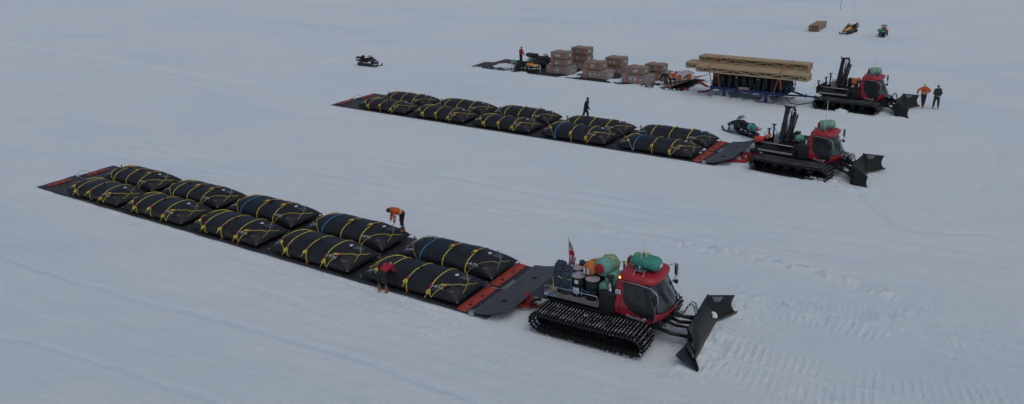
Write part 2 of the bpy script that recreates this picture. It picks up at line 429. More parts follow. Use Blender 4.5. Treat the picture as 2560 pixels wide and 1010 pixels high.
# smooth wedge beside the front cat
mk = rectmask(CAT1, XX, YY, -3, 9.5, -3.6, -2.4, .5); H = H*(1-.75*mk)
D, S, sg = polyline(smooth_line([(520, 620), (760, 690), (960, 750), (1150, 815)]), XX, YY)
H += (1-ss(.5, 1.7, D))*.075*(fbm(XX/.28, YY/.24, 3)-.5)
D, S, sg = polyline([at(1700, 900), at(1850, 800)], XX, YY); H += (1-ss(.6, 2.4, D))*.09*(fbm(XX/.22+9, YY/.22, 3)-.5)
D, S, sg = polyline([at(2080, 455), at(2230, 430)], XX, YY); H += (1-ss(.4, 1.8, D))*.08*(fbm(XX/.25+3, YY/.25, 3)-.5)
D, S, sg = polyline([at(1000, 600), at(1350, 680)], XX, YY); H += (1-ss(.4, 1.8, D))*.05*(fbm(XX/.22+5, YY/.22, 3)-.5)
# foot prints along the front sledge
for k in range(46):
    t = random.random(); p = at(*[(lerp(200, 1150, t)+random.gauss(0, 20)), lerp(520, 800, t)+random.uniform(12, 70)])
    j = np.exp(-(((XX-p.x)/.11)**2+((YY-p.y)/.09)**2)); H -= .03*j; tint = np.maximum(tint, .25*j*random.random())
# flatten below the things that stand on the snow
def flat(F, x0, x1, y0, y1, fade, z=-.03):
    global H
    mk = rectmask(F, XX, YY, x0, x1, y0, y1, fade); H = H*(1-mk)+z*mk
flat(SL1, -.4, 36.2, -.05, 5.3, .35); flat(SL2, -.4, 36.2, -.05, 5.3, .35)
flat(CAT1, .2, 4.6, -1.95, 1.95, .25, -.02); flat(CAT2, .2, 4.6, -1.95, 1.95, .25, -.02); flat(CAT3, .2, 4.6, -1.95, 1.95, .25, -.02)
for F in (SL1, SL2):   # drifted snow lapping over the sheet edges
    u, v = frame_xy(F, XX, YY); on_ = ss(-1, 0, u)*(1-ss(34.8, 35.6, u)); nn_ = fbm(u/1.1+F[0].x, v/.3, 4); n2_ = fbm(u/.22, v/.22+3, 2)
    for v0, sg_ in ((-.02, -1), (5.26, 1)):
        H += on_*np.exp(-((v-v0-sg_*.10+.30*(nn_-.5))/.11)**2)*(.03+.13*nn_*n2_)
    H += (1-ss(0, .5, abs(u+.25)))*rectmask(F, XX, YY, -2, 3, .2, 5, .3)*.05*n2_
# snow lying on the cargo sledge
u, v = frame_xy(SL3, XX, YY)
ins = rectmask(SL3, XX, YY, -.2, 24.2, -.2, 5.3, .5)
cover = ss(.53, .66, fbm(u/1.6+5, v/1.1+2, 3)+.03*np.exp(-((v-.1)/.55)**2)+.20*np.exp(-((u-20)/2.2)**2)+.24*np.exp(-((u-4.0)/2.2)**2)*np.exp(-((v-2.2)/1.5)**2)+.28*np.exp(-((u-1.8)/1.6)**2)*np.exp(-((v-1.9)/1.2)**2)
           +.22*np.exp(-((u-12.4)/.8)**2)+.22*np.exp(-((u-17.2)/.8)**2)-.5*np.exp(-((u-1)/2.8)**2)*np.exp(-((v-4.6)/1.0)**2))
H = H*(1-ins)+ins*(-.03+cover*(.08+.09*fbm(XX/.3, YY/.3, 3)))
D, S, sg = polyline([at(1195, 170), at(1500, 214), at(1800, 246)], XX, YY)
H += .16*np.exp(-((D-.15)/.28)**2)*(fbm(XX/.28, YY/.28, 3)*1.6-.4)
H = np.where((YY > 220) | (YY < 14) | (abs(TT) > .86), H*.0, H)
nr, nc = XX.shape
co = np.stack([XX, YY, H], -1).reshape(-1, 3).astype(np.float32)
i, j = np.meshgrid(np.arange(nr-1), np.arange(nc-1), indexing='ij'); q = (i*nc+j).reshape(-1)
quads = np.stack([q, q+1, q+nc+1, q+nc], -1).astype(np.int32)
me = bpy.data.meshes.new('snow_ground'); me.vertices.add(len(co)); me.vertices.foreach_set('co', co.reshape(-1))
me.loops.add(quads.size); me.loops.foreach_set('vertex_index', quads.reshape(-1))
me.polygons.add(len(quads)); me.polygons.foreach_set('loop_start', np.arange(0, quads.size, 4, dtype=np.int32))
me.polygons.foreach_set('use_smooth', np.ones(len(quads), dtype=bool))
me.update(calc_edges=True)
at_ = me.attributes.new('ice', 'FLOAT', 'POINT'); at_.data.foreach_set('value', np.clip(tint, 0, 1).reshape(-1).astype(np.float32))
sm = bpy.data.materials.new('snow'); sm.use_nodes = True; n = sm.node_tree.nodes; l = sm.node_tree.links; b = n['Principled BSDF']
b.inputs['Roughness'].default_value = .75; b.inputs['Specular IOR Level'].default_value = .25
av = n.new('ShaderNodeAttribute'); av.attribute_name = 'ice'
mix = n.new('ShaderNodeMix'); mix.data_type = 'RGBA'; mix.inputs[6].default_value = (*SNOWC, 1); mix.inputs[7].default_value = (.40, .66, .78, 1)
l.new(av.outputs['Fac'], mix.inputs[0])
g = n.new('ShaderNodeNewGeometry')
nz = n.new('ShaderNodeTexNoise'); nz.inputs['Scale'].default_value = .35; nz.inputs['Detail'].default_value = 10; nz.inputs['Roughness'].default_value = .65
mpp = n.new('ShaderNodeMapping'); mpp.inputs['Rotation'].default_value = (0, 0, .62); mpp.inputs['Scale'].default_value = (.35, 1.3, 1)
l.new(g.outputs['Position'], mpp.inputs[0]); l.new(mpp.outputs[0], nz.inputs['Vector'])
cr = n.new('ShaderNodeValToRGB'); cr.color_ramp.elements[0].position = .35; cr.color_ramp.elements[1].position = .68
cr.color_ramp.elements[0].color = (.945, .955, .975, 1); cr.color_ramp.elements[1].color = (1, 1, 1, 1)
l.new(nz.outputs[0], cr.inputs[0])
mu = n.new('ShaderNodeMix'); mu.data_type = 'RGBA'; mu.blend_type = 'MULTIPLY'; mu.inputs[0].default_value = 1
l.new(mix.outputs[2], mu.inputs[6]); l.new(cr.outputs[0], mu.inputs[7]); l.new(mu.outputs[2], b.inputs['Base Color'])
n1 = n.new('ShaderNodeTexNoise'); n1.inputs['Scale'].default_value = 11; n1.inputs['Detail'].default_value = 8; n1.inputs['Roughness'].default_value = .7
l.new(g.outputs['Position'], n1.inputs['Vector'])
bp = n.new('ShaderNodeBump'); bp.inputs['Strength'].default_value = 1.0; bp.inputs['Distance'].default_value = .06
l.new(n1.outputs[0], bp.inputs['Height']); n3 = n.new('ShaderNodeTexNoise'); n3.inputs['Scale'].default_value = 1.1; n3.inputs['Detail'].default_value = 9; n3.inputs['Roughness'].default_value = .72
mp3 = n.new('ShaderNodeMapping'); mp3.inputs['Rotation'].default_value = (0, 0, .62); mp3.inputs['Scale'].default_value = (.5, 2.2, 1)
l.new(g.outputs['Position'], mp3.inputs[0]); l.new(mp3.outputs[0], n3.inputs['Vector'])
bq = n.new('ShaderNodeBump'); bq.inputs['Strength'].default_value = .45; bq.inputs['Distance'].default_value = .12
l.new(n3.outputs[0], bq.inputs['Height']); l.new(bq.outputs[0], bp.inputs['Normal']); l.new(bp.outputs[0], b.inputs['Normal'])
me.materials.append(sm)
tag(link('snow_ground', me), kind='structure', label='wide field of grey-white snow with vehicle tracks')
m_snow = sm
# ------------------------------------------------------------------ fuel bladders
BL, BW, BH = 5.70, 2.24, .90
def sgp(t, e): return math.copysign(abs(t)**e, t)
def bsurf(u, ph, off=0., hh=BH):
    """u along the bag -1..1, ph 0 = near seam, 90 = ridge, 180 = far seam, negative = underside (degrees)"""
    au = min(abs(u), 1)
    e = max(0, 1-au**5.0)**.62
    zs = .26+.06*(1-u*u)
    a = BW/2*(.955+.045*au**5)
    c, s = math.cos(R(ph)), math.sin(R(ph))
    y = -a*sgp(c, .86 if s > 0 else .30)
    top = (hh-zs)*e+.012; bot = (zs-.0)*max(0, 1-au**7)**.6+.012
    z = zs+(top*sgp(s, .90) if s > 0 else bot*sgp(s, .82))
    yn = y/a
    x = u*BL/2*(1-.035*(1-yn*yn)*au**4)
    z += .018*math.sin(9*u+3*ph/90)*e*(1 if s > 0 else 0)
    wr = au**6*(1-abs(yn))*.05
    z += wr*math.sin(ph*.35)*(1 if s > 0 else 0)
    n = Vector((.35*u**5*1.2, -c, s)); n.normalize()
    return Vector((x, y, max(z, .004)))+n*off
def bladder_body(seed, hh):
    b = MB(); nu, nph = 44, 40; vs = []
    for i in range(nu+1):
        u = -1+2*i/nu; u = math.copysign(abs(u)**.8, u)
        for k in range(nph):
            ph = -180+360*k/nph
            p = bsurf(u, ph, 0, hh)
            if .1 < ph < 179: p.z += .035*mnoise.noise(Vector((u*3+seed, ph/40, seed)))*(1-abs(u)**4)
            vs.append(p)
    fs = []
    for i in range(nu):
        for k in range(nph):
            k2 = (k+1) % nph; fs.append((i*nph+k, i*nph+k2, (i+1)*nph+k2, (i+1)*nph+k))
    fs.append(tuple(range(nph))[::-1]); fs.append(tuple(nu*nph+k for k in range(nph)))
    b.add(vs, fs, None, True)
    # welded seam running round the bag
    for s0 in (0, 180):
        b.tube([bsurf(-.98+1.96*i/30, s0, .006, hh) for i in range(31)], .016, seg=5, flat=.6)
    for uu in (-.72, .72): b.tube([bsurf(uu, 8+164*i/20, .002, hh) for i in range(21)], .008, seg=4, flat=.5)
    return b
def strap_path(kind, hh):
    if kind == 'a': return arc(lambda t: bsurf(-.50, -48+276*t, .022, hh), 26)
    if kind == 'b': return arc(lambda t: bsurf(-.02, -48+276*t, .022, hh), 26)
    if kind == 'c': return arc(lambda t: bsurf(.45, -48+276*t, .022, hh), 26)
    s = 1
    if kind[0] == 'f': u0, u1 = .46, .93
    else: u0, u1 = -.52, -.93
    far = kind[1] == 'f'
    def fn(t):
        if t < .72:
            q = t/.72; ph = -35+125*q**.72; u = lerp(u0, u1, q**1.25)
        else:
            q = (t-.72)/.28; ph = 90+26*q; u = lerp(u1, u1*1.05, q)
        p = bsurf(u, ph, .024, hh)
        if far: p.y = -p.y
        return p
    return arc(fn, 24)
_cache = {}
def cached(key, fn):
    if key not in _cache: _cache[key] = fn()
    return _cache[key]
def strap_mesh(kind, mat, hh, wide=1.):
    def mk():
        b = MB(); b.tube(strap_path(kind, hh), .0245*wide, mat, seg=6, flat=.45); return b.mesh('strap')
    return cached(('s', kind, mat.name, hh, wide), mk)
def ratchet_mesh(kind, ph, hh, mat, flip):
    def mk():
        b = MB(); pt = strap_path(kind, hh); i = int(len(pt)*ph); p = pt[i]; d = (pt[i+1]-pt[i]).normalized()
        up = Vector((0, -.5, .85)).normalized(); q = p+up*.035
        b.tube([q-d*.14, q+d*.12], .05, m_ratchet, seg=6)
        b.tube([q-d*.06+Vector((.05, 0, 0)), q+d*.1+Vector((.09, 0, .05))], .02, m_steel, seg=5)
        return b.mesh('ratchet')
    return cached(('r', kind, ph, hh), mk)
def knot_mesh(kind, ph, hh, mat, sd):
    def mk():
        rnd = random.Random(sd)
        b = MB(); pt = strap_path(kind, hh); i = int(len(pt)*ph); p = pt[i]; d = (pt[i+1]-pt[i]).normalized()
        side = Vector((rnd.choice((-1, 1)), 0, 0)); out = Vector((0, -.45, .8)).normalized()
        c = p-d*.26+out*.05
        for k in range(3):   # coiled strap tail
            r1 = .045+.02*k; cc = c+Vector((rnd.uniform(-.03, .03), rnd.uniform(-.02, .02), .012*k))
            b.tube([cc+d*r1*1.35*math.cos(th)+Vector((1, 0, 0))*r1*math.sin(th)+out*.02*math.sin(2*th) for th in [2*math.pi*j/12 for j in range(12)]], .019, mat, seg=5, closed=True)
        b.tube([c-d*.06, c-d*.22+side*.03, c-d*.32+side*.02], .017, mat, seg=5, flat=.5)
        return b.mesh('strap_tail')
    return cached(('k', kind, ph, hh, mat.name, sd), mk)
ATLv = text_mesh('ATL', .30, .35, off=.010)
def print_mesh(u0, ph0, hh):
    def mk():
        b = MB()
        def mp(x, y, off=.008): return bsurf(u0+x/(BL/2), ph0+y/1.15*57, off, hh)
        b.add([mp(v.x*1.15, v.y*.8+.05, .014) for v in ATLv[0]], ATLv[1], m_print)
        rnd = random.Random(int(u0*10))
        for r_ in range(3):
            x = -.26
            while x < .2-.05*r_:
                w_ = rnd.uniform(.03, .09); y = -.12-.085*r_
                b.add([mp(x, y, .012), mp(x+w_, y, .012), mp(x+w_, y+.04, .012), mp(x, y+.04, .012)], [(0, 1, 2, 3)], m_faint if r_ == 1 else m_greyc)
                x += w_+.018
        return b.mesh('printed_marking')
    return cached(('p', u0, hh), mk)
FAINT = ((.80, 104, .15, 20), (.90, 84, .07, 10), (.5, 108, .02, 16), (.83, 40, .09, 8), (.72, 122, .08, 9))
def faint_mesh(hh, i_):
    def mk():
        b = MB(); u, ph, w_, h_ = FAINT[i_]; g = 4
        vs = [bsurf(u+w_*(i/g-.5)*.9, ph+h_*(j/g-.5)+6*(i/g-.5), .006, hh) for j in range(g+1) for i in range(g+1)]
        b.add(vs, [(j*(g+1)+i, j*(g+1)+i+1, (j+1)*(g+1)+i+1, (j+1)*(g+1)+i) for j in range(g) for i in range(g)], m_faint)
        return b.mesh('rubbed_print')
    return cached(('f', hh, i_), mk)
def valve_mesh(hh):
    def mk():
        b = MB(); p = bsurf(.66, 98, 0, hh)
        b.lathe([(.10, 0), (.10, .02), (.07, .03), (.07, .045), (0, .05)], p, m_paper, 14); return b.mesh('filler_cap')
    return cached(('v', hh), mk)
def vent_mesh(hh):
    def mk():
        b = MB(); p = bsurf(.02, 88, 0, hh)
        b.lathe([(.06, 0), (.06, .05), (.03, .06), (.03, .12), (0, .12)], p, m_black, 10); b.tube([p+Vector((-.12, 0, .07)), p+Vector((.12, .03, .08))], .014, m_black, seg=5); return b.mesh('vent')
    return cached(('n', hh), mk)
def stand_mesh():
    def mk():
        b = MB(); p = Vector((-BL/2-.1, .35, .02))
        b.cyl(p, p+Vector((.04, .03, .62)), .04, .03, m_brown, 8); b.ell(p+Vector((.04, .03, .64)), (.045, .045, .05), m_dsteel, 8, 6)
        b.tube([p+Vector((-.09, -.02, .5)), p+Vector((.16, .06, .56))], .025, m_brown, seg=6); b.box(p+Vector((.02, 0, .1)), (.16, .16, .2), m_dsteel)
        return b.mesh('fuel_coupling')
    return cached('st', mk)
def eye_mesh(sx, sy, hh):
    def mk():
        b = MB(); p = bsurf(sx*.985, 4 if sy < 0 else 176, .01, hh); b.ell(p, (.035, .035, .022), m_steel, 8, 5); return b.mesh('corner_eyelet')
    return cached(('e', sx, sy, hh), mk)
ORD = ['rearmost', 'second from the rear', 'third', 'fourth from the rear', 'front']
def bladder(S, x, y, near, idx, sled, seed, blue=False, label='', orange=()):
    F, a = S; d = Vector((math.cos(a), math.sin(a), 0)); nn = Vector((-d.y, d.x, 0))
    p = F+d*x+nn*y; rnd = random.Random(seed)
    hh = rnd.choice((.86, .91)) if idx else .84
    root = thing('fuel_bladder', label, 'fuel bladder', (p.x, p.y, .055), a+rnd.uniform(-.008, .008), 'black fuel bladders on the %s sledge' % sled)
    root.scale = (rnd.uniform(.985, 1.01), rnd.uniform(.985, 1.01), rnd.uniform(.94, 1.05))
    v = rnd.choice((0, 1, 2))
    link('bag', cached(('body', v, hh), lambda: bladder_body(v*5.3, hh).mesh('bag', m_rubber)), root)
    for kd in 'abc':
        mt = m_blue if (blue and kd == 'a') else m_yel
        link('strap', strap_mesh(kd, mt, hh, 1.5 if mt is m_blue else 1.25), root)
        ph = .30 if near else .50
        if kd == 'b': ph = .33 if near else .52
        if not (blue and kd == 'a') and not (near and kd == 'a' and idx == 0 and False):
            link('ratchet', ratchet_mesh(kd, ph, hh, mt, 0), root)
            if near or kd != 'a': link('strap_tail', knot_mesh(kd, ph, hh, mt, (seed+ord(kd[0])*3) % 7), root)
        elif near: link('strap_tail', knot_mesh(kd, .22, hh, m_blue, (seed+ord(kd[0])*3) % 7), root)
    pale = m_paleyel if (not near and idx == 4) else m_yel
    for kd in ('fn', 'ff', 'rn', 'rf'):
        link('strap', strap_mesh(kd, pale if kd != 'fn' or pale is m_yel else m_paleyel, hh, .95), root)
    if near:
        link('ratchet', ratchet_mesh('fn', .42, hh, m_yel, 0), root); link('strap_tail', knot_mesh('fn', .46, hh, m_yel, (seed+1) % 3), root)
        link('strap_tail', knot_mesh('rn', .42, hh, m_yel, (seed+ord(kd[0])*3) % 7), root); link('ratchet', ratchet_mesh('rn', .46, hh, m_yel, 0), root)
    for kd in orange:   # lower strap ends in orange
        def mk(kd=kd):
            b = MB(); q = strap_path(kd, hh)[0]; q2 = strap_path(kd, hh)[4]
            b.tube([Vector((q2.x, q2.y-.01, q2.z)), Vector((q.x, q.y-.12, .05)), Vector((q.x-.05, q.y-.22, .0))], .035, m_org, seg=6, flat=.5); return b.mesh('strap_tail')
        link('strap_tail', cached(('o', kd, hh), mk), root)
    link('printed_marking', print_mesh(.57, 34, hh), root)
    link('printed_marking', print_mesh(-.80, 36, hh), root)
    for i_ in range(5): link('rubbed_print', faint_mesh(hh, i_), root)
    link('filler_cap', valve_mesh(hh), root); link('vent', vent_mesh(hh), root)
    if not (near and idx == 0): link('fuel_coupling', stand_mesh(), root)
    for sx in (-1, 1):
        for sy in (-1, 1): link('corner_eyelet', eye_mesh(sx, sy, hh), root)
    return root
XS = [6.05, 12.45, 18.85, 25.45, 31.9]
pos = ['rearmost', 'second from the rear', 'middle', 'second from the front', 'front']
extra1 = {(1, 0): 'with an orange strap end', (0, 3): 'beneath the man in orange', (0, 4): 'with a broad blue strap', (1, 4): 'behind the bending person in red'}
for sl, S, name in ((1, SL1, 'foreground'), (2, SL2, 'middle')):
    for near in (True, False):
        for i in range(5):
            bl = (not near and i >= 2) if sl == 1 else (near and i >= 3)
            row = 'near row' if near else 'far row'
            lab = '%s black fuel bladder, %s of the %s sledge%s' % (pos[i], row, name, ', one strap blue' if bl else '')
            org = ()
            if sl == 1 and near: org = {2: ('b', 'c'), 3: ('b',), 4: ('b',)}.get(i, ())
            if sl == 2 and near: org = {0: ('a', 'b', 'c'), 3: ('b', 'c'), 4: ('b',)}.get(i, ())
            x = XS[i]+(-.25 if not near and sl == 1 and i < 4 else 0)-(0.1 if sl == 2 else 0)
            bladder(S, x, 1.26 if near else 3.88, near, i, name, sl*100+i+(50 if near else 0), bl, lab, org)

# ------------------------------------------------------------------ plastic sheet sledges
def sheet_mb(x0, x1, y0, y1, edge_near, seed, mat, rearmat=None, z0=.02, skew=0):
    b = MB(); nu, nv = 90, 12; vs = []
    def P(u, v):
        x = lerp(x0+skew*v, x1, u); y = lerp(y0, y1, v)
        z = z0+.012*mnoise.noise(Vector((x*.8+seed, y*1.1, 0)))
        if edge_near and v < .12: z += .05*(1-v/.12)*(.5+.9*mnoise.noise(Vector((x*.45, 3, seed)))); y += .06*mnoise.noise(Vector((x*.6, 7, seed)))
        if u < .02: z += .03*(1-u/.02)*mnoise.noise(Vector((y*1.5, seed, 1)))+.02
        return Vector((x, y, max(z, .008)))
    for o in (0, .014):
        for j in range(nv+1):
            for i in range(nu+1): vs.append(P((i/nu)**1.0, j/nv)+Vector((0, 0, o)))
    K = (nu+1)*(nv+1); fs = []
    for j in range(nv):
        for i in range(nu):
            q = j*(nu+1)+i; fs += [(q, q+nu+1, q+nu+2, q+1), (K+q, K+q+1, K+q+nu+2, K+q+nu+1)]
    for i in range(nu):
        fs.append((i, i+1, K+i+1, K+i)); q = nv*(nu+1)+i; fs.append((q, K+q, K+q+1, q+1))
    for j in range(nv):
        q = j*(nu+1); fs.append((q, K+q, K+q+nu+1, q+nu+1)); q += nu; fs.append((q, q+nu+1, K+q+nu+1, K+q))
    b.add(vs, fs, mat, True); return b
def red_bar(x, y0, y1, wid, root, flange=True, z=.05):
    b = MB(); L = y1-y0; yc = (y0+y1)/2
    b.box((x, yc, z+.012), (wid, L, .02), m_redbar)
    if flange: b.box((x-wid/2+.015, yc, z+.055), (.03, L, .10), m_redbar)
    for k in range(int(L/.16)): b.ell((x-wid*.28, y0+.1+k*.16, z+.027), (.02, .02, .012), m_redbar, 6, 4)
    o = b.build('clamp_bar', None, root)
    for fy in ((.18, .5, .82) if not flange else (.25, .62)):
        h = MB(); c = Vector((x+.03, y0+L*fy, z+.03))
        h.box(c, (.14, .12, .016), m_dsteel)
        h.tube([c+Vector((0, .05*math.cos(t), .02+.09*math.sin(t))) for t in [math.pi*j/8 for j in range(9)]], .014, m_ratchet, seg=6)
        h.build('lashing_hook', None, o)
def nose(root, seed=0):
    """curled tow plate at the front of a sheet sledge"""
    b = MB(); x0, x1, y0, y1 = 35.50, 37.28, .06, 5.34; nu, nv = 18, 30; vs = []; keep = []
    def P(u, v):
        y = lerp(y0, y1, v); x = lerp(x0, x1, u)
        # corners rounded off in plan
        dn = min(v, 1-v)*(y1-y0)
        if u > .5 and dn < .4: x -= (u-.5)/.5*.30*(1-dn/.4)**2*(1.2 if v < .5 else .2)
        z = .09+.10*u+.34*u**2.2-.07*(4*v*(1-v))*u+(.05*(v-.5)*u)
        return Vector((x, y, z))
    for o in (0, .022):
        for j in range(nv+1):
            for i in range(nu+1): vs.append(P(i/nu, j/nv)+Vector((0, 0, o)))
    K = (nu+1)*(nv+1); fs = []
    for j in range(nv):
        for i in range(nu):
            q = j*(nu+1)+i; fs += [(q, q+nu+1, q+nu+2, q+1), (K+q, K+q+1, K+q+nu+2, K+q+nu+1)]
    for i in range(nu):
        fs.append((i, i+1, K+i+1, K+i)); q = nv*(nu+1)+i; fs.append((q, K+q, K+q+1, q+1))
    for j in range(nv):
        q = j*(nu+1); fs.append((q, K+q, K+q+nu+1, q+nu+1)); q += nu; fs.append((q, q+nu+1, K+q+nu+1, K+q))
    b.add(vs, fs, m_nose, True)
    o = b.build('nose_plate', None, root)
    for v in (.27, .74):
        h = MB(); c = P(.45, v)+Vector((0, 0, .024)); c2 = P(.50, v)-P(.40, v); tx = c2.normalized(); ty = Vector((0, 1, 0)); N = tx.cross(ty)
        h.add([c+tx*.15*math.cos(t)+ty*.13*math.sin(t)+N*.004 for t in [2*math.pi*k/20 for k in range(20)]], [tuple(range(20))], m_blackhole)
        h.build('lifting_hole', None, o)
    r_ = MB()
    for k in range(56):
        c = P(.035, (k+.5)/56)+Vector((0, 0, .024)); r_.ell(c, (.014, .014, .008), m_steel, 6, 3)
        if k % 2: c = P(.09, (k+.5)/56)+Vector((0, 0, .024)); r_.ell(c, (.012, .012, .008), m_steel, 6, 3)
        if k % 2: c = P(.95, (k+.5)/56)+Vector((0, 0, .024)); r_.ell(c, (.012, .012, .008), m_greyc, 6, 3)
    r_.build('rivet_rows', None, o)
    s_ = MB(); c = P(.02, .55); s_.box(c+Vector((.02, 0, .035)), (.20, .95, .016), m_lidgrey); s_.build('splice_plate', None, o)
    k_ = MB(); k_.box((35.58, .0, .10), (.26, .05, .20), m_steel); k_.box((35.58, .06, .205), (.26, .14, .012), m_steel); k_.build('corner_bracket', None, o)
    return o
m_blackhole = M('black_opening', (.004, .004, .005), .9)
m_lidgrey = M('grey_splice_plate', (.16, .17, .18), .5)
def sheet_sledge(S, label, grp, seed):
    root = thing('sheet_sledge', label, 'cargo sledge', S[0], S[1], grp)
    sheet_mb(-.25, 36.35, .0, 2.58, True, seed, m_sheet).build('plastic_sheet', None, root)
    sheet_mb(.05, 36.3, 2.68, 5.22, False, seed+4, m_sheet).build('plastic_sheet', None, root)
    b = MB(); b.add([(-.1, .25, .055), (3.3, .15, .055), (3.3, 2.4, .055), (.1, 2.45, .055)], [(0, 1, 2, 3)], m_sheet_rear)
    g = MB()
    n = 24; vs = []
    for j in range(7):
        for i in range(n+1):
            x = lerp(.0, 3.4, i/n); y = lerp(.12, 2.46, j/6); vs.append((x, y, .046+.012*mnoise.noise(Vector((x*.8+seed, y*1.1, 0)))))
    fs = [(j*(n+1)+i, j*(n+1)+i+1, (j+1)*(n+1)+i+1, (j+1)*(n+1)+i) for j in range(6) for i in range(n)]
    g.add(vs, fs, m_sheet_rear, True); g.add([(x, y+2.62, z) for x, y, z in vs], fs, m_sheet_rear, True); g.build('scuffed_tail_panel', None, root)
    red_bar(.42, .42, 1.98, .52, root, False, .085); red_bar(.62, 3.0, 4.55, .48, root, False, .085)
    red_bar(35.02, .04, 2.52, .44, root); red_bar(34.92, 2.72, 5.2, .44, root)
    nose(root)
    # flap joining both sheets near the front
    f = MB(); f.box((34.45, 2.5, .07), (.75, .5, .012), m_nose, rz=.12); f.build('joining_flap', None, root)
    r_ = MB()   # line lying over the tail
    r_.tube([(.9, 2.6, .08), (.55, 2.5, .2), (.1, 2.75, .12), (-.25, 2.5, .06), (-.2, 3.2, .28), (.35, 3.35, .2), (.5, 3.1, .08)], .012, m_black, seg=5); r_.build('tail_line', None, root)
    return root
sheet_sledge(SL1, 'long black plastic sheet sledge in the foreground under ten fuel bladders', 'sheet sledges carrying fuel bladders', 1)
sheet_sledge(SL2, 'long black plastic sheet sledge in the middle distance under ten fuel bladders', 'sheet sledges carrying fuel bladders', 9)
def clump(name, label, px, py, z, rx, ry, rz_, n, seed, size=.14, rot=-.65):
    """loose lumps of snow scattered over an rx by ry patch"""
    rnd = random.Random(seed); b = MB(); c = at(px, py, z)
    for k in range(n):
        s = size*rnd.uniform(.35, 1.0); u = max(-1.2, min(1.2, rnd.gauss(0, .5)))*rx; v = max(-1.2, min(1.2, rnd.gauss(0, .5)))*ry
        e = max(0, 1-(u/rx)**2*.6-(v/ry)**2*.6)
        b.ell((c.x+u*math.cos(rot)-v*math.sin(rot), c.y+u*math.sin(rot)+v*math.cos(rot), z+rz_*e*rnd.random()), (s*rnd.uniform(.8, 1.5), s*rnd.uniform(.8, 1.4), s*.75), m_tracksnow, 8, 6, wob=.7)
    return tag(b.build(name), label, 'snow', kind='stuff')
clump('snow_clump', 'lumps of snow thrown on the front of the middle sledge', 1735, 382, .06, .42, .3, .30, 30, 3, .14)
clump('snow_clump', 'small white slab of snow beside the far front bladder', 1753, 374, .1, .22, .1, .05, 7, 4, .13)

# tow ropes
def rope(name, label, pts, r, mat, cat='tow rope', strands=1, group=None):
    b = MB(); P = [Vector(p) for p in pts]
    Q = [P[0]*2-P[1]]+P+[P[-1]*2-P[-2]]; out = []
    for i in range(1, len(Q)-2):
        for k in range(6):
            t = k/6; a, bb, c, d = Q[i-1], Q[i], Q[i+1], Q[i+2]
            out.append(.5*((2*bb)+(c-a)*t+(2*a-5*bb+4*c-d)*t*t+(3*bb-a-3*c+d)*t**3))
    out.append(P[-1])
    for s in range(strands):
        if strands == 1: b.tube(out, r, mat, seg=7); break
        ph = 2*math.pi*s/strands
        b.tube([p+Vector((.6*r*math.cos(ph+i*.5), .6*r*math.sin(ph+i*.5), .35*r*math.sin(ph+i*.5))) for i, p in enumerate(out)], r*.7, mat, seg=6)
    return tag(b.build(name), label, cat, group)
rope('tow_strap', 'near red tow strap from the middle sledge nose', [at(1812, 398, .12), at(1835, 401, .1), at(1862, 403, .1), at(1868, 396, .16), at(1880, 390, .4), at(1896, 384, .7)], .11, m_rope, strands=3)
rope('tow_strap', 'far red tow strap behind the middle sledge nose', [at(1842, 378, .15), at(1856, 383, .12), at(1868, 383, .15), at(1884, 385, .3), at(1898, 383, .7)], .09, m_rope, strands=3)
rope('tow_strap', 'doubled red sling between the two straps at the middle snow groomer', [at(1860, 384, .15), at(1858, 394, .12), at(1866, 400, .12), at(1878, 392, .2), at(1872, 384, .15)], .09, m_rope, strands=3)
def coil(name, label, px, py, z, r, turns, rr, tilt=(0, 0), mat=m_rope, sx=1.5):
    b = MB(); c = at(px, py, z); rnd = random.Random(int(px))
    for k in range(turns):
        q = r*(.75+.09*k)
        cc = c+Vector((rnd.uniform(-.05, .05), rnd.uniform(-.05, .05), .03*k))
        b.tube([cc+Vector((q*sx*math.cos(t), q*math.sin(t), .05+tilt[0]*math.cos(t)+tilt[1]*math.sin(t)+.02*math.sin(3*t+k))) for t in [2*math.pi*j/22 for j in range(22)]], rr, mat, seg=6, closed=True)
    return tag(b.build(name), label, 'tow rope')
coil('rope_coil', 'coil of red tow rope on the snow in front of the foreground sledge', 1312, 766, .05, .22, 4, .045)
coil('rope_coil', 'red rope bundle standing upright beside the hitch of the front groomer', 1322, 752, .18, .17, 4, .05, (0, .16), sx=.8)
coil('rope_coil', 'red rope bundle behind the front groomer bed', 1368, 716, .1, .18, 3, .05, (0, .12), sx=.9)
rope('tow_strap', 'red and white tow strap leading under the front groomer', [at(1336, 760, .1), at(1345, 765, .12), at(1362, 763, .3), at(1385, 752, .5)], .09, m_rope, strands=2)
rope('tow_strap', 'black rope loop crossing the red coils', [at(1326, 768, .1), at(1330, 755, .3), at(1340, 749, .35), at(1352, 748, .4)], .07, m_black)
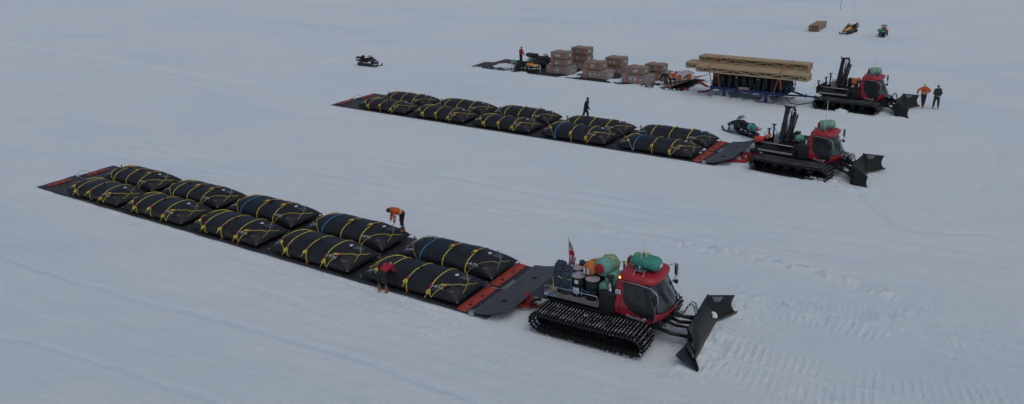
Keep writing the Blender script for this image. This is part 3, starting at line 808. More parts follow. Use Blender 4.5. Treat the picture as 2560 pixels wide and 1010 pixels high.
# ------------------------------------------------------------------ tracked snow groomers
m_edge = M('worn_grouser_edge', (.04, .043, .047), .5, scale=2.6, rgb2=(.52, .56, .60), thr=(.36, .56))  # broken pale tone, painted highlight plus rime on grouser edges
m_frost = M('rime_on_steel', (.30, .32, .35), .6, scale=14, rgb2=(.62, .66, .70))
def track(root, side, snowfill, seed):
    """one crawler track; side -1 near, +1 far"""
    yc = side*1.60; w = 1.36
    rnd = random.Random(seed+side)
    # loop outline in x,z
    loop = []
    def arcp(cx, cz, r, a0, a1, n):
        for k in range(n+1):
            t = R(lerp(a0, a1, k/n)); loop.append(Vector((cx+r*math.cos(t), 0, cz+r*math.sin(t))))
    arcp(.42, .47, .34, 100, 235, 9)
    for x in np.linspace(.55, 4.15, 20): loop.append(Vector((x, 0, .13+.01*math.sin(x*5))))
    arcp(4.52, .45, .34, -65, 82, 9)
    for x in np.linspace(4.3, .6, 20): loop.append(Vector((x, 0, .79+.03*(x-.5)/4-.035*math.sin((x-.5)/3.8*math.pi)**2)))
    n = len(loop); L = [0]
    for i in range(n): L.append(L[-1]+(loop[(i+1) % n]-loop[i]).length)
    def pt(s):
        s %= L[-1]
        for i in range(n):
            if L[i] <= s <= L[i+1]:
                t = (s-L[i])/(L[i+1]-L[i]); p = loop[i].lerp(loop[(i+1) % n], t); d = (loop[(i+1) % n]-loop[i]).normalized(); return p, d
    b = MB()
    for ky, wy in ((-.52, .10), (-.30, .12), (.0, .2), (.30, .12), (.52, .10)):
        vs = []
        N = 90
        for i in range(N):
            p, d = pt(L[-1]*i/N); nn = Vector((-d.z, 0, d.x))*-1
            for (yy_, o) in ((-wy/2, -.012), (wy/2, -.012), (wy/2, .012), (-wy/2, .012)):
                q = p+nn*o; vs.append((q.x, yc+ky*w/1.22+yy_, q.z))
        fs = []
        for i in range(N):
            j = (i+1) % N
            for k in range(4): fs.append((i*4+k, i*4+(k+1) % 4, j*4+(k+1) % 4, j*4+k))
        b.add(vs, fs, m_track)
    G = 74
    for g in range(G):
        p, d = pt(L[-1]*(g+.5)/G); nn = Vector((d.z, 0, -d.x)) # outward
        if nn.dot(p-Vector((2.4, 0, .45))) < 0: nn = -nn
        h = .095
        zz = p+nn*.01
        X = Matrix.Identity(4)
        for i in range(3): X[i][0] = d[i]; X[i][1] = (0, 1, 0)[i]; X[i][2] = nn[i]
        X[0][3], X[1][3], X[2][3] = zz.x, yc, zz.z
        h = .11
        prof = [(-w/2, -.02), (-w/2, h*.35), (-w/2+.10, h), (-.40, h*.9), (-.36, h*.5), (-.28, h*.5), (-.24, h), (.24, h), (.28, h*.5), (.36, h*.5), (.40, h*.9), (w/2-.10, h), (w/2, h*.35), (w/2, -.02)]
        vs = [(-.018, y, z) for y, z in prof]+[(.018, y, z) for y, z in prof]; m_ = len(prof)
        b.add(vs, [tuple(range(m_))[::-1], tuple(range(m_, 2*m_))]+[(i, (i+1) % m_, (i+1) % m_+m_, i+m_) for i in range(m_)], m_grous, False, X)
        # inner guide horns and plates showing between belts
        for yy_ in (-.12, .12): b.box((0, yy_, h*.55+.03), (.05, .035, .09), m_grous, X)
        b.box((0, side*.42, h*.7), (.09, .05, .03), m_grous, X)
        if nn.z > -.2:   # pale strip paints light and rime along the upper edge of every grouser
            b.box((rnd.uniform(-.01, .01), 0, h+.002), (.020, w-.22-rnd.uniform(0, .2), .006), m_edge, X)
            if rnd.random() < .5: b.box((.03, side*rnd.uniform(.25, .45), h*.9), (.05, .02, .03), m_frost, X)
        if nn.z < .4 and rnd.random() < .7:
            b.box((.0, side*(w/2-.02), h*.3), (.045, .03, .07), m_greyc if rnd.random() < .6 else m_tracksnow, X)
        if rnd.random() < snowfill and nn.z > -.4:
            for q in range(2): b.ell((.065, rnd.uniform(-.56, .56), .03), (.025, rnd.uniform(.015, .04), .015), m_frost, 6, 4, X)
    o = b.build('crawler_track', None, root)
    for x in (.95, 1.7, 2.45, 3.2, 3.95):
        c = MB()
        for dy in (-.10, .10):
            c.lathe([(.08, -.04), (.16, -.04), (.18, -.03), (.18, .03), (.16, .04), (.08, .04), (.04, .05)], (x, yc-side*.28+dy, .33), m_wheel, 14, axis='Y')
        c.build('road_wheel', None, o)
    for x, r in ((.42, .27), (4.52, .27)):
        c = MB(); c.lathe([(.06, -.3), (r, -.3), (r, -.22), (.15, -.2), (.15, .2), (r, .22), (r, .3), (.06, .3)], (x, yc-side*.1, .46), m_wheel, 18, axis='Y'); c.build('sprocket' if x < 1 else 'tension_wheel', None, o)
    if snowfill > .1:
        c = MB()
        c.ell((rnd.uniform(.6, 4.4), yc-side*rnd.uniform(.1, .3), .88), (.10, .05, .03), m_frost, 8, 5, wob=.5)
        c.build('snow_on_track', None, o)
    return o
def cab_w(z):   # half width of the cab at height z
    pts = [(.84, .92), (1.06, .985), (1.3, 1.015), (1.42, 1.02), (2.5, .90), (2.7, .86)]
    for (a, b), (c, d) in zip(pts[:-1], pts[1:]):
        if z <= c: return lerp(b, d, max(0, (z-a)/(c-a)))
    return pts[-1][1]
def cab(root, T=None):
    # body rings: rear, sides, curved front
    lv = [(.84, 3.35, 4.72, 4.98), (1.06, 3.25, 4.95, 5.24), (1.30, 3.24, 5.05, 5.36), (1.42, 3.24, 5.02, 5.33), (2.50, 3.32, 4.55, 4.83)]
    lows = [(.98, .86, .84), None]
    def ring(z, xr, xc, xn, N=8):
        w_ = cab_w(z); out = [(xr, -w_+.04), (xr+.05, -w_)]
        zs = []
        out += [(lerp(xr+.05, xc-.12, t), -w_) for t in (.25, .5, .75)]
        out += [(xc-.12, -w_), (xc, -w_+.07)]
        for k in range(1, N):
            t = k/N; y = lerp(-w_+.07, w_-.07, t); out.append((xc+(xn-xc)*math.sin(math.pi*t)**.7, y))
        out += [(xc, w_-.07), (xc-.12, w_)]+[(lerp(xr+.05, xc-.12, t), w_) for t in (.75, .5, .25)]+[(xr+.05, w_), (xr, w_-.04)]
        res = []
        for x, y in out:
            zz = z
            if z < 1.10:   # lower edge drops towards the front
                zz = z+.14*max(0, 4.7-x) if z < .9 else z+.01*max(0, 4.0-x)
            res.append((x, y, zz))
        return res
    rings = [ring(*q) for q in lv]; n = len(rings[0]); red = MB(); glass = MB()
    fr = [i for i in range(n)]
    def seg_is_front(i): return 5 <= i <= 5+9
    for r_ in range(len(rings)-1):
        vs = rings[r_]+rings[r_+1]
        for i in range(n):
            j = (i+1) % n
            tgt = glass if (r_ == 3 and seg_is_front(i)) else red
            tgt.add([vs[i], vs[j], vs[n+j], vs[n+i]], [(0, 1, 2, 3)], m_wglass if tgt is glass else m_red, False)
    red.add(rings[0], [tuple(range(n))[::-1]], m_black); red.add(rings[-1], [tuple(range(n))], m_red)
    o = red.build('cab_body', None, root)
    g = glass.build('windscreen', None, root)
    # black pillars of the windscreen
    p = MB()
    for s in (-1, 1):
        p.tube([(5.04, s*(cab_w(1.42)-.05), 1.42), (4.57, s*(cab_w(2.5)-.05), 2.5)], .035, m_black, seg=6)
    p.tube([(x+.01, y, 2.5) for x, y, z in rings[-1][6:15]], .03, m_black, seg=6)
    p.tube([(x+.012, y, 1.42) for x, y, z in rings[3][6:15]], .03, m_black, seg=6)
    p.build('windscreen_seal', None, g)
    for (y0, y1, xx) in ((-.1, -.45, 5.32), (.35, .05, 5.33)):
        q = MB(); q.tube([(xx+.04, y0, 1.42), (5.22, (y0+y1)/2, 1.75), (5.03, y1, 2.1)], .016, m_black, seg=5); q.tube([(5.2, y1+.03, 1.68), (4.86, y1-.05, 2.42)], .02, m_black, seg=5); q.build('wiper', None, g)
    # things dimly seen behind the glass: seat, wheel
    s_ = MB(); s_.add([(4.99, -.1, 1.7), (4.98, .3, 1.7), (4.80, .28, 2.25), (4.81, -.08, 2.25)], [(0, 1, 2, 3)], m_black); 
    # side doors
    for s in (-1, 1):
        def P(x, z, off): return (x, s*(cab_w(z)+off), z)
        def poly(pts, off, mat, name, par):
            # cut into level slices so that it hugs the folded cab side
            zs = sorted(set([round(z, 4) for x, z in pts]+[z for z in (1.06, 1.3, 1.42) if min(p[1] for p in pts) < z < max(p[1] for p in pts)]))
            def span(z):
                xs = []
                for (xa, za), (xb, zb) in zip(pts, pts[1:]+pts[:1]):
                    if abs(za-z) < 1e-4: xs.append(xa)
                    if (za-z)*(zb-z) < 0: xs.append(lerp(xa, xb, (z-za)/(zb-za)))
                return min(xs), max(xs)
            b = MB()
            for z0, z1 in zip(zs[:-1], zs[1:]):
                a0, a1 = span(z0); c0, c1 = span(z1)
                q = [P(a0, z0, off), P(a1, z0, off), P(c1, z1, off), P(c0, z1, off)]
                b.add(q, [(0, 1, 2, 3) if s < 0 else (3, 2, 1, 0)], mat)
            return b.build(name, None, par)
        dark = [(3.62, 2.46), (3.60, 1.78), (3.66, 1.62), (3.78, 1.46), (3.98, 1.30), (4.25, 1.18), (4.55, 1.10), (4.86, 1.05), (4.92, 1.3), (4.90, 1.46), (4.70, 2.0), (4.53, 2.46)]
        dr = poly(dark, .008, m_black, 'door', root)
        poly([(3.68, 2.38), (3.67, 1.80), (4.12, 1.68), (4.13, 2.38)], .016, m_glass, 'door_window', dr)
        poly([(4.15, 2.38), (4.15, 1.67), (4.62, 1.55), (4.60, 1.7), (4.46, 2.38)], .016, m_glass, 'door_window', dr)
        se = MB(); se.tube([P(3.56, 2.5, .006), P(3.54, 2.0, .006), P(3.44, 1.3, .006), P(3.44, 1.12, .006), P(3.5, 1.06, .006)], .010, m_black, seg=4)
        se.tube([P(4.86, 1.05, .006), P(4.72, .88, .006)], .010, m_black, seg=4)
        for z in (1.25, 2.32): se.box(P(3.47 if z < 2 else 3.55, z, .01), (.035, .03, .10), m_black)
        se.build('door_seam', None, dr)
        h = MB(); h.lathe([(.05, 0), (.05, .02), (0, .02)], (0, 0, 0), m_black, 12, T=Matrix.Translation(P(4.14, 1.17, .0)) @ Matrix.Rotation(R(90*(-s)), 4, 'X') @ Matrix.Scale(1, 4)); h.build('door_lock', None, dr)
        h = MB(); h.box(P(4.52, 1.085, .006), (.11, .012, .055), m_white); h.build('door_sticker', None, dr)
        tv = text_cat
        b = MB()
        vs = []
        for v in tv[0]:
            x = 4.12+(-s)*v.x; z = 1.035+v.y-.09*(x-4.12)
            vs.append(P(x, z, .012))
        b.add(vs, tv[1] if s < 0 else [tuple(reversed(f)) for f in tv[1]], m_paper); b.build('side_lettering', None, o)
    # roof
    b = MB(); lv2 = [(2.47, 0.0, 0), (2.52, .045, .05), (2.62, .04, .06), (2.70, -.02, 0), (2.735, -.14, -.1), (2.74, -.5, -.5)]
    rr = []
    for z, g_, f_ in lv2:
        w_ = .90+g_; xr, xf = 3.30-g_*.6, 4.82+f_
        out = []
        N = 28
        for k in range(N):
            t = 2*math.pi*k/N; cx, cy = (xr+xf)/2, 0
            x = cx+(xf-xr)/2*sgp(math.cos(t), .38); y = w_*sgp(math.sin(t), .38)
            if x > cx: x += .06*(1-(y/w_)**2)
            zz = z+(.035*math.cos((x-cx)*2.2) if z > 2.6 else 0)
            out.append((x, y, zz))
        rr.append(out)
    N = 28; vs = [p for r_ in rr for p in r_]
    fs = [(i*N+k, i*N+(k+1) % N, (i+1)*N+(k+1) % N, (i+1)*N+k) for i in range(len(rr)-1) for k in range(N)]
    fs += [tuple(range(N))[::-1], tuple(len(vs)-N+k for k in range(N))]
    b.add(vs, fs, m_red, True)
    b.ell((4.72, -.55, 2.66), (.16, .22, .075), m_red, 12, 8); b.ell((4.72, .55, 2.66), (.16, .22, .075), m_red, 12, 8)
    b.ell((3.42, .0, 2.70), (.12, .55, .06), m_red, 12, 8)
    ro = b.build('cab_roof', None, root)
    # roof rack
    q = MB()
    for x in (3.95, 4.35):
        q.tube([(x, -.92, 2.5), (x-.03, -.80, 2.72), (x-.05, -.55, 2.86), (x-.05, .55, 2.86), (x-.03, .80, 2.72), (x, .92, 2.5)], .02, m_steel, seg=6)
    q.box((4.1, -.42, 2.86), (.42, .34, .02), m_steel); q.tube([(3.9, -.3, 2.87), (3.9, .6, 2.87), (4.6, .6, 2.87), (4.6, .5, 2.7)], .016, m_steel, seg=5)
    q.build('roof_rack', None, root)
    # grab rail and mirrors
    for s in (-1, 1):
        q = MB(); pth = [(3.55, s*.96, 2.50), (4.2, s*.96, 2.49), (4.75, s*1.0, 2.45), (5.05, s*1.16, 2.36), (5.12, s*1.2, 2.25), (5.12, s*1.2, 1.92), (5.08, s*1.17, 1.86), (4.95, s*1.05, 1.82), (4.93, s*1.02, 1.75), (4.95, s*1.03, 1.15)]
        if s > 0: pth = [(4.62, .92, 2.58), (4.85, 1.15, 2.62), (4.95, 1.28, 2.60), (4.97, 1.30, 2.52), (4.97, 1.30, 2.12), (4.95, 1.26, 2.05), (4.85, 1.02, 1.9), (4.84, .98, 1.75), (4.93, .98, 1.42)]
        q.tube(pth, .027, m_steel, seg=7); q.build('grab_rail', None, root)
        q = MB(); c = (5.02, s*1.09, 2.10) if s < 0 else (4.93, 1.18, 2.36)
        q.box(c, (.09, .22, .40), m_black, bev=.03, rz=.35*s); 
        mo = q.build('wing_mirror', None, root)
        q = MB(); c2 = (4.98, s*1.12, 1.9 if s > 0 else 2.42)
        if s > 0:
            q.lathe([(.05, -.08), (.085, -.02), (.095, .06), (.08, .075), (0, .075)], (4.98, 1.12, 1.88), m_black, 12, axis='X'); q.tube([(4.86, 1.02, 1.9), (4.96, 1.1, 1.88)], .015, m_black, seg=5); q.build('work_lamp', None, root)
    return ro
text_cat = text_mesh('PistenBully', .18, .42, off=.003)
text_star = text_mesh('STAR', .085, 0)
def lamp(root, x, y, z, on):
    b = MB(); b.lathe([(.06, 0), (.06, .03), (.045, .035)], (x, y, z), m_black, 12); o = b.build('beacon_base', None, root)
    b = MB(); b.lathe([(.048, .035), (.05, .09), (.035, .12), (0, .125)], (x, y, z), m_amber if on else m_amber_off, 12); b.build('beacon_lens', None, o)
def chassis(root, kind):
    b = MB()
    b.box((2.4, 0, .62), (4.4, 1.5, .45), m_black); b.box((2.2, 0, .95), (4.2, 1.1, .25), m_black)
    b.box((4.75, 0, .75), (.5, 1.3, .4), m_dsteel)
    for s in (-1, 1): b.box((1.55, s*.98, 1.02), (3.0, .30, .05), m_black)
    b.build('chassis', None, root)
    b = MB(); b.box((2.92, 0, 1.40), (.66, 2.0, .82), m_black, bev=.03); b.box((2.92, -.0, 1.825), (.70, 2.06, .03), m_dsteel)
    o = b.build('engine_housing', None, root)
    g = MB(); g.box((2.92, -1.012, 1.38), (.50, .02, .60), m_grille)
    for k in range(8): g.box((2.92, -1.028, 1.12+k*.075), (.50, .012, .02), m_black)
    g.build('radiator_grille', None, o)
    e = MB()
    if kind == 1:
        e.lathe([(.11, 0), (.11, .04), (.085, .05), (.085, .52), (.12, .54)], (2.95, -.72, 1.84), m_chrome, 16)
        e.lathe([(.11, .0), (.15, .03), (.165, .09), (.14, .095), (.12, .06), (.02, .055)], (2.95, -.72, 2.38), m_black, 18)
    else:
        e.lathe([(.09, 0), (.075, .03), (.075, .46)], (2.98, -.72, 1.84), m_chrome, 14)
        e.lathe([(.21, .44), (.20, .49), (.14, .53), (.05, .555), (0, .56)], (2.98, -.72, 1.84), m_black, 16)
    e.build('exhaust_stack', None, root)
    e = MB(); e.tube([(3.12, .62, 1.8), (3.12, .62, 2.45), (3.16, .62, 2.72), (3.26, .6, 2.84)], .075, m_brown, seg=10); e.build('air_intake', None, root)
    e = MB(); e.tube([(3.08, .35, 1.8), (3.06, .35, 2.7)], .03, m_black, seg=6)
    for k in range(6): e.lathe([(.05, 0), (.05, .025)], (3.06, .35, 2.3+k*.07), m_black, 8)
    e.build('filter_post', None, root)
def hydraulics(root, xb, yb, z1=.7):
    b = MB()
    for s in (-1, 1):
        b.tube([(4.7, s*.55, .62), (5.4, s*.5, .45), (xb-.25, yb+s*.62, .38)], .075, m_blackp, seg=8)
        b.tube([(4.8, s*.35, .95), (5.5, s*.35, .80), (xb-.3, yb+s*.35, .62)], .05, m_blackp, seg=8)
    b.tube([(4.8, 0, 1.0), (5.5, .1, .95), (xb-.22, yb, .95)], .07, m_blackp, seg=8)
    b.box((xb-.28, yb, .55), (.16, 1.5, .16), m_blackp); b.box((xb-.22, yb, .78), (.12, .5, .62), m_blackp)
    o = b.build('push_frame', None, root)
    for s, y in ((-1, .25), (1, .45)):
        c = MB(); c.cyl((5.0, s*y, .8), (5.6, yb*.5+s*y*1.2, .62), .06, mat=m_dsteel, seg=10); c.cyl((5.6, yb*.5+s*y*1.2, .62), (xb-.3, yb+s*y*1.5, .5), .03, mat=m_chrome, seg=8); c.build('hydraulic_ram', None, o)
    for k in range(5):
        c = MB(); dy = -.2+.08*k; j_ = .04*math.sin(k*2.3)
        c.tube([(4.95, dy, 1.0), (5.4, dy+.02, 1.02+j_), (xb-.72, yb+dy, 1.10+j_), (xb-.62+j_, yb+dy, 1.38+j_), (xb-.50, yb+dy+.03, 1.52+j_), (xb-.36, yb+dy+.04, 1.46+j_), (xb-.27-j_, yb+dy+.05, 1.22), (xb-.24, yb+dy, .95)], .013, m_black, seg=5); c.build('hydraulic_hose', None, o)
    rnd = random.Random(5)
    for k in range(9):
        c = MB(); p = Vector((rnd.uniform(5.0, 5.35), rnd.uniform(-.7, .7), rnd.uniform(.8, 1.15)))
        c.tube([p, p+Vector((rnd.uniform(-.1, .15), rnd.uniform(-.2, .2), rnd.uniform(-.1, .18))), p+Vector((rnd.uniform(.0, .25), rnd.uniform(-.3, .3), -.15))], .02, m_black if k % 3 else m_steel, seg=5); c.build('loose_hose', None, o)
def blade(root, q, holes=True):
    """q: main plate corners and two wings, each (bottom inner, bottom outer, top outer, top inner)"""
    main, near, far = q
    bl, br, tr, tl = [Vector(p) for p in main]
    b = MB(); b.plate([bl, br, tr, tl], .05, m_blackp, 4, 6, .10); 
    N = (br-bl).cross(tl-bl).normalized()
    for k in range(6):
        p0 = bl.lerp(br, (k+.5)/6); p1 = tl.lerp(tr, (k+.5)/6); b.tube([p0-N*.06+Vector((0, 0, .1)), (p0+p1)/2-N*.18, p1-N*.05], .035, m_blackp, seg=5)
    b.tube([tl, tr], .05, m_blackp, seg=6); b.tube([bl.lerp(tl, .45)-N*.16, br.lerp(tr, .45)-N*.16], .08, m_blackp, seg=6)
    o = b.build('plough_blade', None, root)
    e = MB(); up = (tl-bl).normalized(); e.plate([bl+N*.06, br+N*.06, br+N*.075+up*.22, bl+N*.075+up*.22], .03, m_rust); e.build('cutting_edge', None, o)
    for nm, wq in (('blade_wing', near), ('blade_wing', far)):
        a, b_, c, d = [Vector(p) for p in wq]; w_ = MB(); nu, nv = 8, 8
        nrm = (b_-a).cross(d-a).normalized()
        if nrm.x < 0 and abs(nrm.x) > .3: nrm = -nrm
        vs = []
        for o_ in (0, -.045):
            for j in range(nv+1):
                for i in range(nu+1):
                    u, v = i/nu, j/nv; p = (a*(1-u)+b_*u)*(1-v)+(d*(1-u)+c*u)*v
                    p = p-nrm*.10*(4*v*(1-v))+nrm*o_
                    p += (a-b_).normalized()*(.14*u**3*math.sin(math.pi*min(1, v*1.05)))  # scalloped outer end
                    vs.append(p)
        K = (nu+1)*(nv+1); fs = []
        for j in range(nv):
            for i in range(nu):
                q_ = j*(nu+1)+i; fs += [(q_, q_+1, q_+nu+2, q_+nu+1), (K+q_, K+q_+nu+1, K+q_+nu+2, K+q_+1)]
        for i in range(nu):
            fs.append((i, K+i, K+i+1, i+1)); q_ = nv*(nu+1)+i; fs.append((q_, q_+1, K+q_+1, K+q_))
        for j in range(nv):
            q_ = j*(nu+1); fs.append((q_, q_+nu+1, K+q_+nu+1, K+q_)); q_ += nu; fs.append((q_, K+q_, K+q_+nu+1, q_+nu+1))
        w_.add(vs, fs, m_blackp, True)
        w_.tube([a-nrm*.05, d-nrm*.05], .05, m_blackp, seg=6)
        wo_ = w_.build(nm, None, root)
        e = MB(); e.plate([a+nrm*.01, b_+nrm*.01, b_+nrm*.03+Vector((0, 0, .12)), a+nrm*.03+Vector((0, 0, .12))], .02, m_rust); e.build('cutting_edge', None, wo_)
        if holes and wq is far:
            h = MB(); g = (b_-a); gu = (c-d)
            for j in range(5):
                for i in range(9-j):
                    p = d+gu*(.16+.045*i+.02*j)-Vector((0, 0, .09+.045*j))*(1 if True else 0)
                    for off in (.02,):
                        cc = p+nrm*.02; h.add([cc+gu.normalized()*.014*math.cos(t)+Vector((0, 0, 1))*.014*math.sin(t) for t in [2*math.pi*k/6 for k in range(6)]], [tuple(range(6))], m_tracksnow)
            h.build('mesh_screen', None, wo_)
    return o
def cat_base(F, label, kind, seed, snowfill):
    root = thing('snow_groomer', label, 'snow groomer', (F[0].x, F[0].y, .0), F[1], 'red tracked snow groomers pulling sledges')
    chassis(root, kind)
    if kind == 2: root.location.z = -.07
    for s in (-1, 1): track(root, s, snowfill, seed)
    cab(root)
    if kind == 2:   # the crane machines have a shorter, slightly narrower cab
        names = ('cab_body', 'windscreen', 'door', 'cab_roof', 'roof_rack', 'grab_rail', 'wing_mirror', 'work_lamp')
        def squeeze(o):
            me = o.data; done = me.get('sq')
            if not done:
                for v in me.vertices: v.co.x = 3.12+(v.co.x-3.25)*.86; v.co.y *= .95
                me['sq'] = 1
            for c in o.children: squeeze(c)
        for o in list(root.children):
            if o.name.split('.')[0] in names: squeeze(o)
    lamp(root, 3.42, -.86, 2.52 if kind == 1 else 2.5, kind == 1)
    return root
# front machine with flat bed
c1 = cat_base(CAT1, 'red tracked snow groomer in the foreground with flat bed full of drums and bags', 1, 1, .12)
bd = MB(); bd.box((1.38, 0, 1.24), (2.42, 2.16, .05), m_plank)
for k in range(12): bd.box((1.38, -1.0+k*.18, 1.27), (2.38, .165, .02), m_plank)
bd.box((1.28, 0, 1.13), (2.5, 1.4, .16), m_black)
o = bd.build('load_bed', None, c1)
e = MB()
for s in (-1, 1): e.box((1.38, s*1.10, 1.255), (2.46, .04, .15), m_steel)
e.box((.16, 0, 1.255), (.04, 2.2, .15), m_steel); e.build('bed_edge', None, o)
for s in (-1, 1):
    e = MB(); e.tube([(.18, s*1.1, 1.33), (.18, s*1.1, 1.60), (.24, s*1.1, 1.64), (2.5, s*1.1, 1.64), (2.56, s*1.1, 1.6), (2.56, s*1.1, 1.33)], .021, m_steel, seg=7)
    for x in (.72, 1.64): e.tube([(x, s*1.1, 1.33), (x, s*1.1, 1.64)], .018, m_steel, seg=6)
    e.build('side_rail', None, o)
e = MB(); e.box((-.20, -.2, .98), (.75, 1.75, .05), m_sheet); e.box((-.2, 0, .75), (.3, .3, .3), m_dsteel); e.build('rear_flap', None, c1)
e = MB(); e.box((3.40, -1.0, 2.02), (.22, .012, .19), m_paper)
e.add([(3.40+v.x*.9, -1.012, 2.045+v.y*.9) for v in text_star[0]], text_star[1], m_black); e.box((3.40, -1.0125, 1.965), (.14, .008, .02), m_blue); e.build('name_sticker', None, c1)
hydraulics(c1, 6.42, .30)
blade(c1, [[(6.62, -1.22, .06), (6.42, 1.78, .06), (6.10, 1.80, 1.18), (6.28, -1.05, 1.12)],
           [(6.62, -1.24, .06), (7.0, -1.86, .0), (6.18, -1.95, .52), (6.32, -1.2, .62)],
           [(6.42, 1.80, .06), (7.02, 2.85, .10), (6.95, 2.70, .98), (6.12, 1.82, 1.20)]])
sn = clump('snow_clump', 'small lump of snow caught where the front blade meets its far wing', 1783, 792, .5, .12, .1, .28, 10, 6, .09)
clump('snow_clump', 'little snow lump stuck halfway along the front plough blade', 1760, 826, .28, .06, .05, .08, 4, 8, .05)
# the two crane machines
def crane_cat(F, label, seed, snowfill, q, bl=None, tilt=0):
    root = cat_base(F, label, 2, seed, snowfill)
    b = MB(); b.box((1.1, 0, 1.22), (2.5, 2.1, .08), m_black)
    for s in (-1, 1): b.box((1.15, s*1.08, 1.25), (2.5, .07, .22), m_blackp); b.box((1.2, s*1.125, 1.17), (2.2, .02, .11), m_lid)
    b.box((-.12, 0, 1.35), (.12, 2.2, .55), m_blackp); b.box((2.42, -1.05, 1.35), (.12, .2, 1.0), m_blackp)
    b.tube([(.15, -.9, 1.62), (2.3, -.9, 1.60)], .035, m_lid, seg=6); b.tube([(.15, .9, 1.62), (2.3, .9, 1.60)], .035, m_lid, seg=6)
    bo = b.build('load_bed', None, root)
    t = MB(); t.box((.95, .35, 1.66), (.62, .75, .62), m_lid, bev=.02); t.build('tool_box', None, bo)
    for (x, y, h) in ((-.1, -.85, .75), (.35, .55, 1.15), (-.1, .9, .7)):
        c = MB(); c.cyl((x, y, 1.25), (x, y, 1.25+h), .06, mat=m_black, seg=8); c.box((x, y, 1.3+h), (.26, .12, .05), m_black); c.box((x, y, 1.45), (.18, .18, .3), m_black)
        c.tube([(x-.05, y, 1.2+h), (x-.28, y, 1.0+h), (x-.33, y, 1.3)], .014, m_black, seg=5); c.tube([(x+.05, y, 1.1+h), (x+.2, y, .8+h), (x+.2, y, 1.3)], .014, m_black, seg=5)
        c.build('stabiliser_leg', None, bo)
    # crane
    b = MB(); b.box((1.55, -.15, 1.45), (.7, .8, .4), m_blackp); b.lathe([(.26, 0), (.26, .25), (.2, .3), (.2, .5)], (1.5, -.15, 1.6), m_dsteel, 16)
    b.box((1.62, .05, 1.95), (.42, .38, .5), m_black); b.box((2.05, .2, 1.95), (.3, .3, .7), m_black)
    cr_ = b.build('crane_base', None, root)
    def beam(p0, p1, w0, w1, d0, name, par, mat=m_dsteel):
        b = MB(); p0 = Vector(p0); p1 = Vector(p1); ax = (p1-p0).normalized(); yv = Vector((0, 1, 0)); xv = yv.cross(ax).normalized(); vs = []
        for p, w_ in ((p0, w0), (p1, w1)):
            for (a_, c_) in ((-1, -1), (1, -1), (1, 1), (-1, 1)): vs.append(p+xv*a_*w_/2+yv*c_*d0/2)
        b.add(vs, [(3, 2, 1, 0), (4, 5, 6, 7), (0, 1, 5, 4), (1, 2, 6, 5), (2, 3, 7, 6), (3, 0, 4, 7)], mat)
        for k in (.12, .5, .88): q_ = p0.lerp(p1, k); b.box(q_, (lerp(w0, w1, k)+.03, d0+.03, .05), m_blackp)
        return b.build(name, None, par)
    b1 = beam((1.20, -.22, 1.75), (1.46, -.22, 3.86), .27, .23, .26, 'crane_boom', root)
    beam((1.58, -.25, 1.75), (1.93, -.25, 3.62), .20, .18, .2, 'crane_jib', root)
    beam((1.72, -.05, 1.9), (2.04, -.05, 3.45), .09, .08, .1, 'jib_extension', root)
    c = MB(); c.cyl((1.42, -.42, 1.8), (1.55, -.42, 2.8), .055, mat=m_dsteel, seg=10); c.cyl((1.55, -.42, 2.8), (1.63, -.42, 3.5), .03, mat=m_chrome, seg=8); c.build('crane_ram', None, cr_)
    c = MB(); c.box((1.50, -.22, 3.90), (.42, .28, .09), m_blackp); c.tube([(1.28, -.22, 3.88), (1.22, -.22, 3.98), (1.30, -.22, 4.01)], .03, m_blackp, seg=6); c.tube([(1.62, -.24, 3.91), (1.84, -.25, 3.95), (1.95, -.25, 3.68)], .07, m_blackp, seg=7); c.build('crane_head', None, b1)
    c = MB(); c.tube([(1.78, -.2, 4.0), (1.88, -.2, 4.07), (1.98, -.2, 4.0), (1.9, -.2, 3.94)], .028, m_yel if seed == 3 else m_org, seg=6, closed=True); c.build('crane_sling', None, b1)
    for k in range(4):
        c = MB(); dy = .02+.05*k; c.tube([(1.38, dy-.1, 1.9), (1.48+.02*k, dy, 2.7), (1.6, dy, 3.6), (1.72, dy, 3.85), (1.8, dy, 3.6), (1.72, dy, 2.9), (1.66, dy, 2.1)], .014, m_black, seg=5); c.build('crane_hose', None, b1)
    hydraulics(root, 6.0, -.1)
    blade(root, q)
    return root
Q2 = [[(6.08, -1.45, .05), (6.22, 1.02, .05), (5.90, .92, 1.20), (5.98, -1.2, 1.2)],
      [(6.08, -1.52, .0), (7.12, -1.60, .0), (6.98, -1.45, .72), (6.02, -1.3, 1.2)],
      [(6.22, 1.05, .10), (6.98, 1.92, .22), (6.92, 1.66, 1.16), (5.92, .95, 1.32)]]
c2 = crane_cat(CAT2, 'red snow groomer with black crane towing the middle fuel sledge', 2, .5, Q2)
c3 = crane_cat(CAT3, 'red snow groomer with crane at the back, towing the timber trailer', 3, .6, Q2)
m_glass2 = None
def local(F, x, y, z):
    o, a = F; return Vector((o.x+x*math.cos(a)-y*math.sin(a), o.y+x*math.sin(a)+y*math.cos(a), z))
# aerials on the cab roofs
for cc, y_, h_, dx in ((c1, -.35, 1.55, .16), (c2, -.3, 1.75, .03), (c3, -.3, 1.75, .03)):
    b = MB(); p = Vector((4.02 if cc is c1 else 3.85, y_, 2.87))
    b.cyl(p, p+Vector((.0, 0, .12)), .03, mat=m_white, seg=8); b.tube([p+Vector((.0, 0, .1)), p+Vector((dx*.4, dx*.3, h_*.5)), p+Vector((dx, dx*.7, h_))], [.021, .018, .013], m_white, seg=5)
    b.build('radio_aerial', None, cc)
